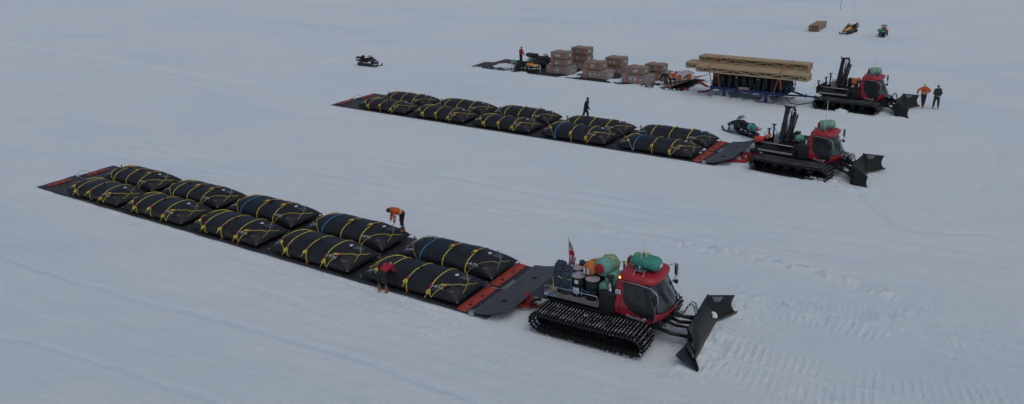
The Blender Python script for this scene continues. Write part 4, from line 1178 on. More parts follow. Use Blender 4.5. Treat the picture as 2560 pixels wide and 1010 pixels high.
# ------------------------------------------------------------------ snowmobiles
def snowmobile(label, p, rz, hood, shield=False, rack=None, sc=1.0, logo=None, seat=None):
    root = thing('snowmobile', label, 'snowmobile', p, rz, 'parked snowmobiles'); root.scale = (sc, sc, sc)
    # rubber track under a tunnel, nose towards +x
    b = MB(); loop = []
    for k in range(9): t = R(90+180*k/8); loop.append((-1.25+.17*math.cos(t), .20+.17*math.sin(t)))
    loop += [(-.7, .03), (-.2, .03), (.12, .05)]
    for k in range(7): t = R(-70+150*k/6); loop.append((.42+.16*math.cos(t), .34+.16*math.sin(t)))
    loop += [(.0, .48), (-.6, .44)]
    n = len(loop); vs = []
    for y in (-.2, .2):
        for x, z in loop: vs.append((x, y, z))
    cx, cz = -.4, .25
    for y in (-.2, .2):
        for x, z in loop: vs.append((cx+(x-cx)*.93, y, cz+(z-cz)*.8))
    fs = [(i, (i+1) % n, n+(i+1) % n, n+i) for i in range(n)]+[(i, 2*n+i, 2*n+(i+1) % n, (i+1) % n) for i in range(n)]+[(n+i, n+(i+1) % n, 3*n+(i+1) % n, 3*n+i) for i in range(n)]+[(2*n+i, 3*n+i, 3*n+(i+1) % n, 2*n+(i+1) % n) for i in range(n)]
    b.add(vs, fs, m_track)
    for i in range(n):
        x, z = loop[i]; x2, z2 = loop[(i+1) % n]
        for t in (.2, .7): b.box((lerp(x, x2, t), 0, lerp(z, z2, t)), (.045, .42, .07), m_grous)
    o = b.build('drive_track', None, root)
    for x in (-1.25, -.85, -.4, .05):
        for s in (-1, 1):
            c = MB(); c.lathe([(.03, -.02), (.11 if x > -1.2 else .14, -.02), (.11 if x > -1.2 else .14, .02), (.03, .02)], (x, s*.13, .2), m_greyc, 12, axis='Y'); c.build('idler_wheel', None, o)
    b = MB(); b.prism([(-1.62, .60), (-1.6, .66), (-.3, .62), (.4, .60), (.4, .42), (-.5, .48), (-1.3, .52)], -.23, .23, m_black)
    for s in (-1, 1):
        b.box((-.25, s*.34, .36), (1.15, .22, .03), m_black); b.tube([(-1.65, s*.2, .62), (-1.75, s*.12, .70), (-1.75, 0, .70)], .018, m_steel, seg=5)
        b.tube([(.3, s*.46, .40), (-.8, s*.44, .38), (-1.2, s*.25, .5)], .02, m_dsteel, seg=5)
    b.build('tunnel', None, root)
    # bodywork: loft of cross sections
    S = [(-.05, .22, .62, .40), (.15, .34, .80, .36), (.45, .46, .92, .33), (.75, .47, .86, .30), (1.05, .40, .72, .30), (1.28, .26, .58, .33), (1.40, .10, .48, .38)]
    b = MB(); rings = []
    for x, w_, zt, zb in S:
        zm = lerp(zb, zt, .55)
        rings.append([(x, -w_*.55, zb), (x, -w_, lerp(zb, zt, .25)), (x, -w_*.98, zm), (x, -w_*.62, zt-.05), (x, -w_*.25, zt), (x, w_*.25, zt), (x, w_*.62, zt-.05), (x, w_*.98, zm), (x, w_, lerp(zb, zt, .25)), (x, w_*.55, zb)])
    n = 10
    for i in range(len(rings)-1):
        for k in range(n):
            j = (k+1) % n; mt = hood if (2 <= k <= 6 and i >= 1) else m_black
            b.add([rings[i][k], rings[i][j], rings[i+1][j], rings[i+1][k]], [(0, 1, 2, 3)], mt)
    b.add(rings[0], [tuple(range(n))], m_black); b.add(rings[-1], [tuple(range(n))[::-1]], m_black)
    ho = b.build('hood', None, root)
    for s in (-1, 1):
        c = MB(); c.plate([(.35, s*.475, .42), (.75, s*.485, .42), (.70, s*.487, .60), (.45, s*.47, .66)], .012, logo or m_greyc); c.build('side_panel', None, ho)
        c = MB(); c.ell((1.22, s*.16, .60), (.09, .10, .05), m_paper, 10, 6); c.build('headlight', None, ho)
    if hood is m_sy:
        c = MB(); c.plate([(.8, -.14, .87), (1.15, -.10, .72), (1.15, .10, .72), (.8, .14, .87)], .01, m_black); c.plate([(.5, -.3, .90), (.9, -.30, .80), (.8, -.22, .87), (.5, -.2, .925)], .01, m_black); c.build('hood_stripe', None, ho)
    # seat
    b = MB(); b.prism([(-1.15, .66), (-1.18, .84), (-1.0, .90), (-.55, .86), (-.2, .88), (.12, .98), (.2, .9), (.15, .66)], -.17, .17, seat or m_blackbag); b.ell((-.95, 0, .90), (.24, .17, .09), m_blackbag, 12, 8); b.build('seat', None, root)
    b = MB(); b.tube([(.38, 0, .85), (.30, 0, 1.10)], .035, m_black, seg=6); b.tube([(.18, -.40, 1.12), (.26, -.2, 1.14), (.30, 0, 1.14), (.26, .2, 1.14), (.18, .40, 1.12)], .025, m_black, seg=6)
    b.box((.30, 0, 1.15), (.16, .24, .08), m_black); b.build('handlebar', None, root)
    if shield:
        b = MB(); vs = []
        for j in range(6):
            for i in range(9):
                th = R(-75+150*i/8); r_ = .34*(1-.25*(j/5)**2); vs.append((.36+r_*math.cos(th)*.55-.05*j, r_*math.sin(th), .90+.085*j))
        b.add(vs, [(j*9+i, j*9+i+1, (j+1)*9+i+1, (j+1)*9+i) for j in range(5) for i in range(8)], m_shield, True)
        b.build('windshield', None, root)
    else:
        b = MB(); b.plate([(.62, -.26, .90), (.62, .26, .90), (.46, .2, 1.06), (.46, -.2, 1.06)], .02, m_black); b.build('windshield', None, root)
    for s in (-1, 1):
        b = MB(); y = s*.46
        b.tube([(.35, y, .035), (.8, y, .03), (1.3, y, .035), (1.52, y, .10), (1.66, y, .24), (1.62, y, .32), (1.5, y, .28), (1.42, y, .12)], [.045]*5+[.03]*3, m_black, seg=6)
        b.box((.95, y, .04), (1.1, .13, .03), m_black); b.build('ski', None, root)
        b = MB(); b.tube([(.95, y, .05), (.93, y*.95, .36)], .03, m_dsteel, seg=6); b.tube([(.93, y*.9, .3), (.8, s*.18, .42)], .022, m_dsteel, seg=5); b.tube([(.93, y*.9, .16), (.85, s*.15, .34)], .022, m_dsteel, seg=5)
        b.cyl((.93, y*.9, .2), (.86, s*.3, .55), .035, mat=m_ratchet, seg=8); b.build('ski_leg', None, root)
    b = MB(); b.tube([(1.30, -.2, .40), (1.46, -.12, .46), (1.46, .12, .46), (1.30, .2, .40)], .02, m_dsteel, seg=6); b.build('front_bumper', None, root)
    b = MB(); b.tube([(-.95, -.22, .70), (-1.65, -.24, .76), (-1.7, .24, .76), (-.95, .22, .70)], .02, m_steel, seg=6); b.tube([(-1.25, -.24, .73), (-1.25, .24, .73)], .015, m_steel, seg=5); b.build('rear_rack', None, root)
    return root
def facing(p, q): return math.atan2(q.y-p.y, q.x-p.x)
p = at(922, 165); pa = at(893, 163); pb = at(962, 166)
snowmobile('black snowmobile standing alone on open snow, skis pointing right', p, facing(pa, pb)-.10, m_black, logo=m_paper, sc=1.0)
pa = at(2141, 79); pb = at(2108, 87); snowmobile('yellow and black snowmobile beside the plank pile, orange tool on its back', (pa+pb)/2, facing(pa, pb), m_sy)
pa = at(2201, 94); pb = at(2215, 84); snowmobile('snowmobile seen from behind with green bag on its rack, farthest right', (pa*1.1+pb*.9)/2, R(64), m_sy, True, sc=1.0)
pa = at(1886, 346); pb = at(1826, 324); snowmobile('black snowmobile with clear windshield and green bag behind the middle groomer', (pa+pb)/2, facing(pa, pb)+.04, m_black, True, logo=m_paper, sc=1.04)
pa = at(1292, 176); pb = at(1342, 181); snowmobile('yellow and black snowmobile lashed on the snowy rear of the cargo sledge', (pa+pb)/2+Vector((0, .1, .12)), facing(pa, pb)+.02, m_sy)
pa = at(1340, 172); pb = at(1376, 160); snowmobile('dark snowmobile behind the yellow one on the cargo sledge, next to the crates', (pa+pb)/2+Vector((0, .4, .1)), -.62, m_black)
# cargo on snowmobiles
def bag(name, label, c, L, r, rz, mat, cap=None, tilt=0, straps=(), cat='bag', wob=.16, flat=1., smat=None):
    """stuffed cylindrical bag lying down"""
    root = thing(name, label, cat, c, rz); T = Matrix.Rotation(tilt, 4, 'Y')
    b = MB(); n, seg = 16, 18; vs = []
    for i in range(n+1):
        t = i/n; x = (t-.5)*L; e = (1-abs(2*t-1)**6)**.35 if 0 < t < 1 else .35
        for k in range(seg):
            th = 2*math.pi*k/seg; w_ = 1+wob*mnoise.noise(Vector((x*3.2/r*.3, math.cos(th)*1.6, math.sin(th)*1.6+c[0])))+.03*math.sin(x*38/r*.28+th*2)
            vs.append((x, r*e*w_*math.cos(th), r*e*w_*math.sin(th)*flat))
    fs = [(i*seg+k, i*seg+(k+1) % seg, (i+1)*seg+(k+1) % seg, (i+1)*seg+k) for i in range(n) for k in range(seg)]+[tuple(range(seg))[::-1], tuple(n*seg+k for k in range(seg))]
    b.add(vs, fs, mat, True, T); b.build('bag_body', None, root)
    if cap:
        b = MB(); b.lathe([(.62*r, -.03), (.62*r, .015), (.1*r, .03)], (-L/2+.0, 0, 0), cap, 16, T=T @ Matrix.Rotation(0, 4, 'X'), axis='X')
        b = MB(); sg_ = -1; b.ell((-L/2+.015, 0, 0), (.05, r*.60, r*.60*flat), cap, 14, 8, T=T); b.build('bag_end', None, root)
    for x in straps:
        b = MB(); b.tube([(x*L+.01*math.sin(t*3), r*1.05*math.cos(t), r*1.05*math.sin(t)*flat) for t in [2*math.pi*k/16 for k in range(16)]], .018, smat or m_yel, seg=5, closed=True, T=T); b.build('strap', None, root)
    return root
p = at(1881, 319, .95); bag('stuff_sack', 'bright green bag with a red corner on the rear rack behind the clear windshield', p, .85, .21, 2.05, m_greenb, m_redcl, straps=(.2,), smat=m_paper)
bag('stuff_sack', 'green bag across the rack of the snowmobile seen from behind', at(2202, 76, .85), .75, .22, 2.4, m_greenb, flat=.8)
b = MB(); c = at(2143, 60, 1.0)
b.ell((c.x, c.y, c.z), (.2, .2, .22), m_orgbag, 10, 8); tag(b.build('orange_bundle'), 'small orange bundle on the back of the yellow snowmobile', 'bundle')
bag('stuff_sack', 'black duffel on the seat of the lone black snowmobile', at(907, 142, .98), .55, .17, 1.2, m_blackbag)
b = MB(); c = at(895, 143, .9); b.box((c.x, c.y, c.z), (.42, .3, .16), m_black, bev=.03); b.box((c.x, c.y, c.z+.1), (.3, .12, .05), m_brown); tag(b.build('rack_box'), 'small dark box on the rear rack of the lone black snowmobile', 'box')

# ------------------------------------------------------------------ plank pile top right
root = thing('plank_pile', 'pile of new timber planks lying alone on the snow, top right', 'timber', at(2033, 78), 0)
pa = at(2020, 79); pb = at(2046, 80); pd = at(2066, 66); ang = facing((pa+pb)/2, at(2054, 67)); root.location = (pa+pb)/2; root.rotation_euler = (0, 0, ang)
WP = (pb-pa).length*.96; LP = 4.3
for r_ in range(6):
    b = MB()
    for k in range(7): b.box((LP/2+random.uniform(-.05, .05), (k-3)*WP/7, .14+r_*.115), (LP, WP/7-.012, .105), m_plankpile); b.box((-.004+random.uniform(-.03, 0), (k-3)*WP/7, .14+r_*.115), (.02, WP/7-.02, .095), m_woodend)
    b.build('plank_layer', None, root)
for x in (.4, LP-.5):
    b = MB(); b.box((x, 0, .04), (.12, WP*1.05, .09), m_woodend); b.build('bearer', None, root)
b = MB(); c = at(2101, 24); b.tube([c, c+Vector((.02, .02, 1.6)), c+Vector((-.06, .05, 2.9))], [.03, .024, .016], m_dsteel, seg=5)
tag(b.build('marker_pole'), 'thin dark marker pole in the snow at the top right edge', 'pole')

# ------------------------------------------------------------------ crates and their sledge
F3, A3 = SL3
root = thing('sheet_sledge', 'snow-covered dark sheet sledge carrying crates and a snowmobile in the far train', 'cargo sledge', F3, A3, 'sheet sledges')
sheet_mb(-.4, 24.6, .0, 2.58, True, 21, m_sheet).build('plastic_sheet', None, root)
sheet_mb(.1, 24.4, 2.68, 5.25, False, 25, m_sheet_rear).build('plastic_sheet', None, root)
b = MB(); vs = []
for j in range(5):
    for i in range(9): vs.append((-.7+2.1*i/8, .1+2.2*j/4, .10+.13*math.sin(math.pi*i/8)*(.5+j/8)+.03*mnoise.noise(Vector((i, j, 2)))))
b.add(vs, [(j*9+i, j*9+i+1, (j+1)*9+i+1, (j+1)*9+i) for j in range(4) for i in range(8)], m_sheet_rear, True); b.build('curled_tail', None, root)
red_bar(-.1, .7, 2.0, .22, root, False, .24); red_bar(.55, 3.0, 4.6, .26, root, False, .05)
b = MB(); vs = []; nu, nv = 12, 10
for o in (0, .025):
    for j in range(nv+1):
        for i in range(nu+1):
            u, v = i/nu, j/nv; vs.append((lerp(22.3, 24.2+.9*v, u), lerp(.1, 5.1, v), .10+o+.50*u**2.0+.12*v))
K = (nu+1)*(nv+1)
b.add(vs, [(o*K+j*(nu+1)+i, o*K+j*(nu+1)+i+1, o*K+(j+1)*(nu+1)+i+1, o*K+(j+1)*(nu+1)+i) for o in (0, 1) for j in range(nv) for i in range(nu)], m_plyg, True)
b.build('nose_plate', None, root)
def crate(label, p, rz, d, top, mat, seed, grp='wooden cargo crates'):
    rnd = random.Random(seed); L, W_, h = d
    root = thing('wooden_crate', label, 'crate', p, rz, grp)
    b = MB(); b.box((L/2, W_/2, h/2), (L, W_, h), mat)
    for k in range(1, int(L/.14)):   # board joints
        pass
    bo = b.build('crate_box', None, root)
    b = MB(); b.box((L/2, W_/2, h+.014), (L+.03, W_+.03, .026), m_plytop)
    for x in (.32, L-.32): b.box((x, W_/2, h+.034), (.12, W_+.03, .02), m_plytop)
    b.build('crate_lid', None, root)
    b = MB(); t = .022
    for x in ([.06, L-.06]+([L*.33, L*.67] if top else [L*.25, L*.5, L*.75])):
        b.box((x, -t/2, h/2), (.09, t, h), mat)
    for z in (.05, h-.05):
        b.box((L/2, -t/2-.002, z), (L, t, .09), mat); b.box((L+t/2, W_/2, z), (t, W_, .09), mat)
    for y in (.05, W_-.05): b.box((L+t/2, y, h/2), (t, .09, h), mat)
    b.build('battens', None, root)
    b = MB()
    for x in (.2, L-.2): b.box((x, W_/2, -.035), (.12, W_*.98, .07), m_woodend)
    b.build('runners', None, root)
    for k in range(rnd.choice((1, 2, 2)) if top else 3):
        w_, h_ = rnd.uniform(.2, .3), rnd.uniform(.18, .26); x = rnd.uniform(.5, L-.5) if top else (.9+.55*k+rnd.uniform(-.1, .1)); z = h*.5+rnd.uniform(-.05, .06)
        l_ = MB(); l_.box((x, -.027, z), (w_, .006, h_), m_paper)
        for q in range(3): l_.box((x, -.031, z+h_*.25-q*h_*.25), (w_*.7, .004, .018), m_greyc)
        l_.build('paper_label', None, root)
    l_ = MB(); z = h*.5; l_.box((L+.027, W_*rnd.uniform(.4, .6), z), (.006, .26, .22), m_paper); l_.box((L+.031, W_*.5, z), (.004, .16, .02), m_greyc); l_.build('paper_label', None, root)
    return root
AB = -.665
def stack(nm, px, py, zb, levels, labs, seed):
    p0 = Vector((px, py, 0)); z = zb
    d = Vector((math.cos(AB), math.sin(AB), 0)); nn = Vector((-d.y, d.x, 0)); tops = None
    for i, (L, W_, h, ox, oy, mt) in enumerate(levels):
        crate(labs[i], p0+d*ox+nn*oy+Vector((0, 0, z+.07)), AB, (L, W_, h), i > 0, mt, seed*7+i); z += h+.07+.04
    L0, W0 = levels[0][0], levels[0][1]; Lt, Wt, ht, ox, oy, _ = levels[-1]
    for k, f in enumerate((.24, .76)):
        b = MB(); x = ox+Lt*f; w_ = .055; zt = z+.01
        prof = [(oy-.34-random.uniform(0, .08), .03), (oy-.05, zt-.0), (oy-.045, zt+.02), (oy+Wt+.04, zt+.02), (oy+Wt+.05, zt), (W0+.25, .05)]
        xs = [x-.22*(1 if k == 0 else -.6), x, x, x, x, x]
        vs = []
        for (y, z_), xx in zip(prof, xs):
            for a_ in (-w_, w_): vs.append(p0+d*(xx+a_)+nn*y+Vector((0, 0, z_)))
        b.add(vs, [(2*i, 2*i+1, 2*i+3, 2*i+2) for i in range(len(prof)-1)], m_org)
        q = p0+d*(lerp(xs[0], xs[1], .25))+nn*lerp(prof[0][0], prof[1][0], .25)+Vector((0, 0, zt*.25)); b.box(q, (.16, .07, .22), m_org)
        tag(b.build('ratchet_strap'), 'orange strap over %s, %s of its two' % (nm, 'left' if k == 0 else 'right'), 'strap', 'orange straps over the crates')
BS = (2.85, 1.28, .74); TS = (1.85, 1.22, .60)
stack('the near left crate stack of three', 4.15, 79.45, .04, [(*BS, 0, 0, m_plyg), (*TS, .57, .05, m_ply), (*TS, .55, .03, m_ply)],
      ['wide weathered crate at the bottom of the near left stack of three', 'middle crate of the near left stack of three', 'top crate of the near left stack of three'], 1)
stack('the tallest far crate stack', 6.55, 81.2, .04, [(2.5, 1.28, .74, -.1, 0, m_plyg), (*TS, .42, .02, m_ply), (1.9, 1.25, .62, .38, 0, m_ply)],
      ['bottom crate of the tall far stack', 'middle crate of the tall far stack', 'top crate of the tall far stack, highest crate of all'], 2)
stack('the second near crate stack', 7.52, 76.4, .04, [(2.85, 1.28, .76, 0, 0, m_plyg), (1.85, 1.22, .68, .30, .03, m_ply)],
      ['wide grey bottom crate of the second near stack', 'tan crate on top of the second near stack, papers on its front'], 3)
stack('the darker far crate stack', 9.75, 78.1, .04, [(2.9, 1.28, .72, 0, .05, m_plyg), (1.85, 1.3, .74, .35, 0, m_ply)],
      ['grey bottom crate of the far stack behind the second near one', 'dark brown crate on top of the far stack in the middle'], 4)
stack('the third near crate stack', 10.98, 73.35, .04, [(2.92, 1.25, .78, 0, 0, m_plyg), (1.85, 1.2, .60, .45, .04, m_ply)],
      ['wide grey bottom crate of the third near stack, nearest the kneeling worker', 'yellowish tan crate on top of the third near stack'], 5)
stack('the rightmost far crate stack', 13.05, 74.5, .04, [(2.7, 1.28, .74, 0, .05, m_plyg), (1.8, 1.25, .58, .38, 0, m_ply)],
      ['pale bottom crate of the rightmost far stack', 'crate on top of the rightmost far stack behind the kneeling worker'], 6)
# long white chest on the sledge nose
root = thing('equipment_chest', 'white chest with rust-orange panels on the nose of the cargo sledge', 'chest', at(1690, 208, .35), 0)
A_ = at(1691, 206, .4); B_ = at(1727, 203, .4); root.location = A_; root.rotation_euler = (0, 0, facing(A_, at(1733, 193, .4))-.42)
b = MB(); b.box((.95, .5, .42), (1.9, .95, .66), m_white, bev=.02); b.build('chest_body', None, root)
b = MB(); b.box((.95, .5, .77), (1.96, 1.0, .05), m_paper)
for k in range(4): b.box((.3+.42*k, .5, .80), (.2, .9, .012), m_ply)
b.build('chest_lid', None, root)
for x in (.3, 1.35):
    b = MB(); b.box((x, -.0, .38), (.42, .06, .52), m_orgbag); b.build('orange_panel', None, root)
for k in range(5): 
    b = MB(); b.tube([(.6+.1*k, -.06, .15+.08*k), (.8+.08*k, -.12, .45), (1.0, -.1, .6-.05*k)], .025, m_dsteel, seg=5); b.build('cable', None, root)
rope('tow_strap', 'red strap from the cargo sledge nose across the snow to the trailer', [at(1744, 199, .3), at(1752, 206, .1), at(1764, 213, .08), at(1770, 216, .05)], .08, m_rope)
rope('tow_strap', 'near red strap lying on the snow before the cargo sledge', [at(1701, 219, .1), at(1710, 222, .08), at(1722, 225, .04)], .08, m_rope)
rope('tow_strap', 'long red strap curving from the snow up to the trailer hitch', [at(1744, 229, .05), at(1765, 228, .08), at(1785, 221, .2), at(1798, 219, .45)], .08, m_rope)
rope('tow_strap', 'red strap under the kneeling worker on the cargo sledge', [at(1659, 222, .15), at(1668, 217, .15), at(1680, 213, .18)], .06, m_rope)
clump('snow_clump', 'broken snow lumps along the near edge of the cargo sledge', 1655, 220, .03, 2.6, .7, .06, 70, 12, .09)
clump('snow_clump', 'snow crumbs beside the rear of the cargo sledge', 1262, 171, .03, 2.6, .8, .05, 50, 13, .09)
clump('snow_clump', 'rounded snow mound in front of the far groomer track', 2107, 283, -.08, .36, .16, .16, 14, 14, .30)
clump('snow_clump', 'snow lumps piled against the front of the middle groomer track', 2056, 452, .0, .8, .22, .14, 24, 15, .14)
for px, py, L_, r_, rz_, mt, cp, lb in ((1325, 137, .9, .23, -.55, m_navybag, m_redcl, 'dark roll bag with red end, upper left of the pile on the cargo sledge'),
        (1338, 139, .8, .24, -.5, m_blackbag, m_redcl, 'black roll bag with red end, right of the other roll bag'), (1357, 148, 1.5, .33, -.45, m_blackbag, None, 'large black duffel beside the crates on the cargo sledge'),
        (1352, 158, 1.6, .42, -.3, m_blackbag, None, 'big black bag under the large duffel on the cargo sledge')):
    z = 1.25 if py < 145 else (.95 if py < 150 else .55); bag('duffel_bag', lb, at(px, py, z), L_, r_, rz_, mt, cp)
bag('stuff_sack', 'green tarpaulin bundle on the sledge beside the feet of the red-jacketed man', at(1284, 154, .3), .75, .24, .2, m_greenb, flat=.7, wob=.5)
bag('stuff_sack', 'green bag under the roll bags on the cargo sledge', at(1334, 146, .85), .9, .26, 1.0, m_green, flat=.8, wob=.4)
root = thing('pole_bundle', 'tangle of pale metal poles leaning under the roll bags on the cargo sledge', 'poles', at(1333, 158, .1), 0)
for k in range(7):
    b = MB(); a_ = random.uniform(-.7, .7); b.tube([(a_, random.uniform(-.3, .3), 0), (a_*.3, 0, .9), (a_*-.5, .1, 1.0)], .025, m_steel if k % 2 else m_dsteel, seg=5); b.build('pole', None, root)
b = MB(); p = at(1351, 183, .05); b.tube([p, p+Vector((0, 0, .7)), p+Vector((-.15, .1, .85))], .04, m_paper, seg=6); tag(b.build('white_hook'), 'bent white pipe standing on the sledge edge left of the crates', 'pipe')
b = MB(); pa = at(1277, 160, .3); pb = at(1312, 171, .4); b.plate([pa, pb, pb+Vector((.1, .3, .05)), pa+Vector((.1, .3, .05))], .08, m_plyg); tag(b.build('loose_board'), 'pale board lying beside the yellow snowmobile on the cargo sledge', 'board')

# ------------------------------------------------------------------ timber trailer
AT = -.68; OT = Vector((17.72, 66.6, 0))
root = thing('ski_trailer', 'blue ski trailer loaded with black drums and roof trusses', 'trailer', OT, AT)
TL, TW = 6.5, 2.5
b = MB()
for y in (0, TW): b.box((TL/2, y, .82), (TL, .12, .24), m_bluep)
for x in (0.05, 1.3, 3.2, 5.0, TL-.05): b.box((x, TW/2, .80), (.12, TW, .18), m_bluep)
b.box((TL/2, TW/2, .93), (TL, TW, .03), m_dsteel)
fr = b.build('deck_frame', None, root)
for k in range(9):
    for y in (-.085, TW+.085):
        b = MB(); b.box((.25+k*(TL-.5)/8, y, 1.12), (.08, .05, .72), m_bluep); b.build('stake', None, root)
for k in range(5):
    b = MB(); b.box((TL+.085, .2+k*.52, 1.15), (.05, .08, .85), m_bluep); b.build('stake', None, root)
b = MB(); b.box((TL+.1, TW/2, 1.3), (.03, TW, .07), m_bluep); b.build('end_rail', None, root)
b = MB(); b.box((3.1, -.12, 1.02), (.9, .02, .22), m_plank); b.build('side_board', None, root)
for sx in (1.35, 5.05):
    for y in (.0, TW):
        b = MB(); pts = [(sx-1.5, .12), (sx-1.4, .0), (sx-1.0, -.04), (sx+1.1, -.04), (sx+1.45, .04), (sx+1.6, .16)]
        b.prism([(x, z) for x, z in pts]+[(x, z+.06) for x, z in pts[::-1]], y-.28, y+.28, m_lid)
        b.prism([(sx-.55, .08), (sx-.12, .62), (sx+.12, .62), (sx+.55, .08)], y-.06, y+.06, m_lid)
        sk = b.build('trailer_ski', None, root)
        b = MB(); b.box((sx, y-(.10 if y < 1 else -.10), .40), (.24, .12, .72), m_bluep); b.build('ski_post', None, sk)
b = MB(); b.tube([(TL, .5, .7), (TL+1.3, 1.15, .62), (TL+2.9, 1.0, .68)], .075, m_bluep, seg=7); b.tube([(TL, 2.0, .7), (TL+1.3, 1.25, .62)], .075, m_bluep, seg=7); b.box((TL+2.2, 1.05, .67), (.12, .3, .22), m_bluep); b.box((TL+1.4, 1.2, .64), (.12, .3, .22), m_bluep)
b.build('drawbar', None, root)
b = MB(); b.tube([(TL, .3, .6), (TL+.5, .2, .12), (TL+1.2, .4, .06), (TL+2.0, .7, .25), (TL+2.6, .95, .62)], .035, m_black, seg=6); b.build('hose', None, root)
dr0 = None
lab_d = 'upright black drum among many identical ones under the trusses on the blue trailer'
for k in range(10):
    for j in range(4):
        if 0 < j and k < 8 and j != 3 and k > 0: continue
        q = Vector((.40+k*.63, .34+j*.60, .945)); M4 = Matrix.Translation(OT) @ Matrix.Rotation(AT, 4, 'Z')
        if dr0 is None:
            dr0 = thing('drum', lab_d, 'drum', M4 @ q, AT, 'black drums on the blue trailer')
            b = MB(); b.lathe([(.28, 0), (.295, .02), (.295, .40), (.305, .42), (.295, .44), (.295, .80), (.305, .82), (.295, .84), (.295, 1.2), (.28, 1.22)], (0, 0, 0), m_drum, 18); b.build('drum_shell', None, dr0)
            b = MB(); b.lathe([(.04, 0), (.04, .02), (0, .02)], (0.0, -.30, .95), m_red, 8); b.ell((.05, -.30, .93), (.055, .02, .055), m_paper, 10, 6); b.build('tag', None, dr0)
        else:
            c_ = copy_tree(dr0); c_.location = M4 @ q; c_.rotation_euler = (0, 0, AT+random.uniform(-1, 1)*(.2 if j == 0 else 3))
            if k % 3 or j:
                for ch in list(c_.children):
                    if ch.name.startswith('tag'): bpy.data.objects.remove(ch)
# timber trusses
def truss_proto(L, seed):
    root = thing('roof_truss', '', 'truss'); T_ = .13; hh = .50
    for z, nm in ((.055, 'bottom_chord'), (hh-.055, 'top_chord')):
        b = MB(); b.box((L/2, T_/2, z), (L, T_, .11), m_wood); b.build(nm, None, root)
    n = 6; seg = (L-1.3)/n
    b = MB(); rnd = random.Random(seed)
    posts = [.04, .65]+[.65+seg*(k+1) for k in range(n)]+[L-.04]
    for x in posts: b.box((x, T_/2, hh/2), (.09, T_*.8, hh-.2), m_wood)
    for a_, c_ in zip(posts[:-1], posts[1:]):
        up = rnd.random() < .5 or c_-a_ < 1
        p0 = Vector((a_, T_/2, .11 if up else hh-.11)); p1 = Vector((c_, T_/2, hh-.11 if up else .11)); d = (p1-p0).normalized(); nn = Vector((-d.z, 0, d.x))*.04
        b.add([p0-nn+Vector((0, y, 0)) for y in (-.04, .04)]+[p1-nn+Vector((0, y, 0)) for y in (-.04, .04)]+[p1+nn+Vector((0, y, 0)) for y in (-.04, .04)]+[p0+nn+Vector((0, y, 0)) for y in (-.04, .04)],
              [(0, 2, 3, 1), (2, 4, 5, 3), (4, 6, 7, 5), (6, 0, 1, 7), (0, 6, 4, 2), (1, 3, 5, 7)], m_wood)
    b.build('web', None, root)
    for x in posts[1:-1]:
        b = MB(); b.box((x, -.008, hh/2), (.075, .012, hh*.86), m_steel); b.build('nail_plate', None, root)
    return root
LT = 9.6
protos = [truss_proto(LT, 3), truss_proto(LT, 9)]
def place_truss(pr, first, loc, rz, label, group):
    t = pr if first else copy_tree(pr); t.location = loc; t.rotation_euler = (R(random.uniform(-1, 1)), 0, rz); t['label'] = label; t['group'] = group; return t
dT = Vector((math.cos(-.685), math.sin(-.685), 0)); nT = Vector((-dT.y, dT.x, 0))
ords = ['nearest', 'second', 'third', 'fourth', 'fifth', 'sixth', 'seventh', 'eighth', 'ninth', 'tenth', 'eleventh', 'twelfth', 'thirteenth', 'fourteenth', 'fifteenth']
O1 = at(1738, 178, 2.24); O2 = at(1747, 152.5, 2.765)
far_pr = truss_proto(10.5, 5)
for k in range(15):
    nr_ = k < 6
    off = (0 if nr_ else -1.5)+random.uniform(-.05, .05)
    place_truss(protos[0] if nr_ else far_pr, k in (0, 6), O1+dT*off+nT*(.175*k), -.685, 'timber truss, %s from the front in the lower layer on the blue trailer' % ords[k], 'timber trusses on the trailer')
for k in range(7):
    place_truss(protos[1], k == 0, O2+dT*random.uniform(-.05, .05)+nT*(.165*k), -.69, 'timber truss, %s from the front in the upper layer on the blue trailer' % ords[k], 'timber trusses on the trailer')
for k in range(4):   # bearers between the layers
    b = MB(); q = O1+dT*(1.2+2.3*k)+nT*.9; b.box(q+Vector((0, 0, .515)), (.09, 1.9, .03), m_wood, rz=-.685)
    tag(b.build('bearer'), '%s thin bearer between the two truss layers' % ['rearmost', 'second', 'third', 'front'][k], 'bearer')
for k, (px0, py0, px1, py1, zt) in enumerate(((1795, 143, 1781, 214, 3.25), (1797, 178, 1799, 218, 2.7), (1851, 165, 1854, 216, 2.75), (1902, 168, 1879, 222, 2.75), (1948, 194, 1935, 232, 2.3), (1974, 157, 1954, 233, 3.25))):
    b = MB(); a_ = at(px0, py0, zt)+Vector((0, 0, .04)); c_ = at(px1, py1, .9); e_ = a_+nT*1.05
    c_ -= nT*.08; mid = a_.lerp(c_, .45)-nT*.10
    vs = []
    if zt > 3: lo = O1.dot(nT)-.05; q1 = a_.lerp(c_, .35); q1 += nT*(lo-q1.dot(nT)); q1.z = 2.77; pth_ = (e_, a_, q1, c_)
    else: pth_ = (e_, a_, mid, c_)
    for q in pth_:
        for s in (-.045, .045): vs.append(q+dT*s)
    b.add(vs, [(2*i, 2*i+1, 2*i+3, 2*i+2) for i in range(3)], m_org)
    tag(b.build('ratchet_strap'), '%s orange strap over the trusses, counted from the left' % ords[k].replace('nearest', 'first'), 'strap', 'orange straps over the trusses')
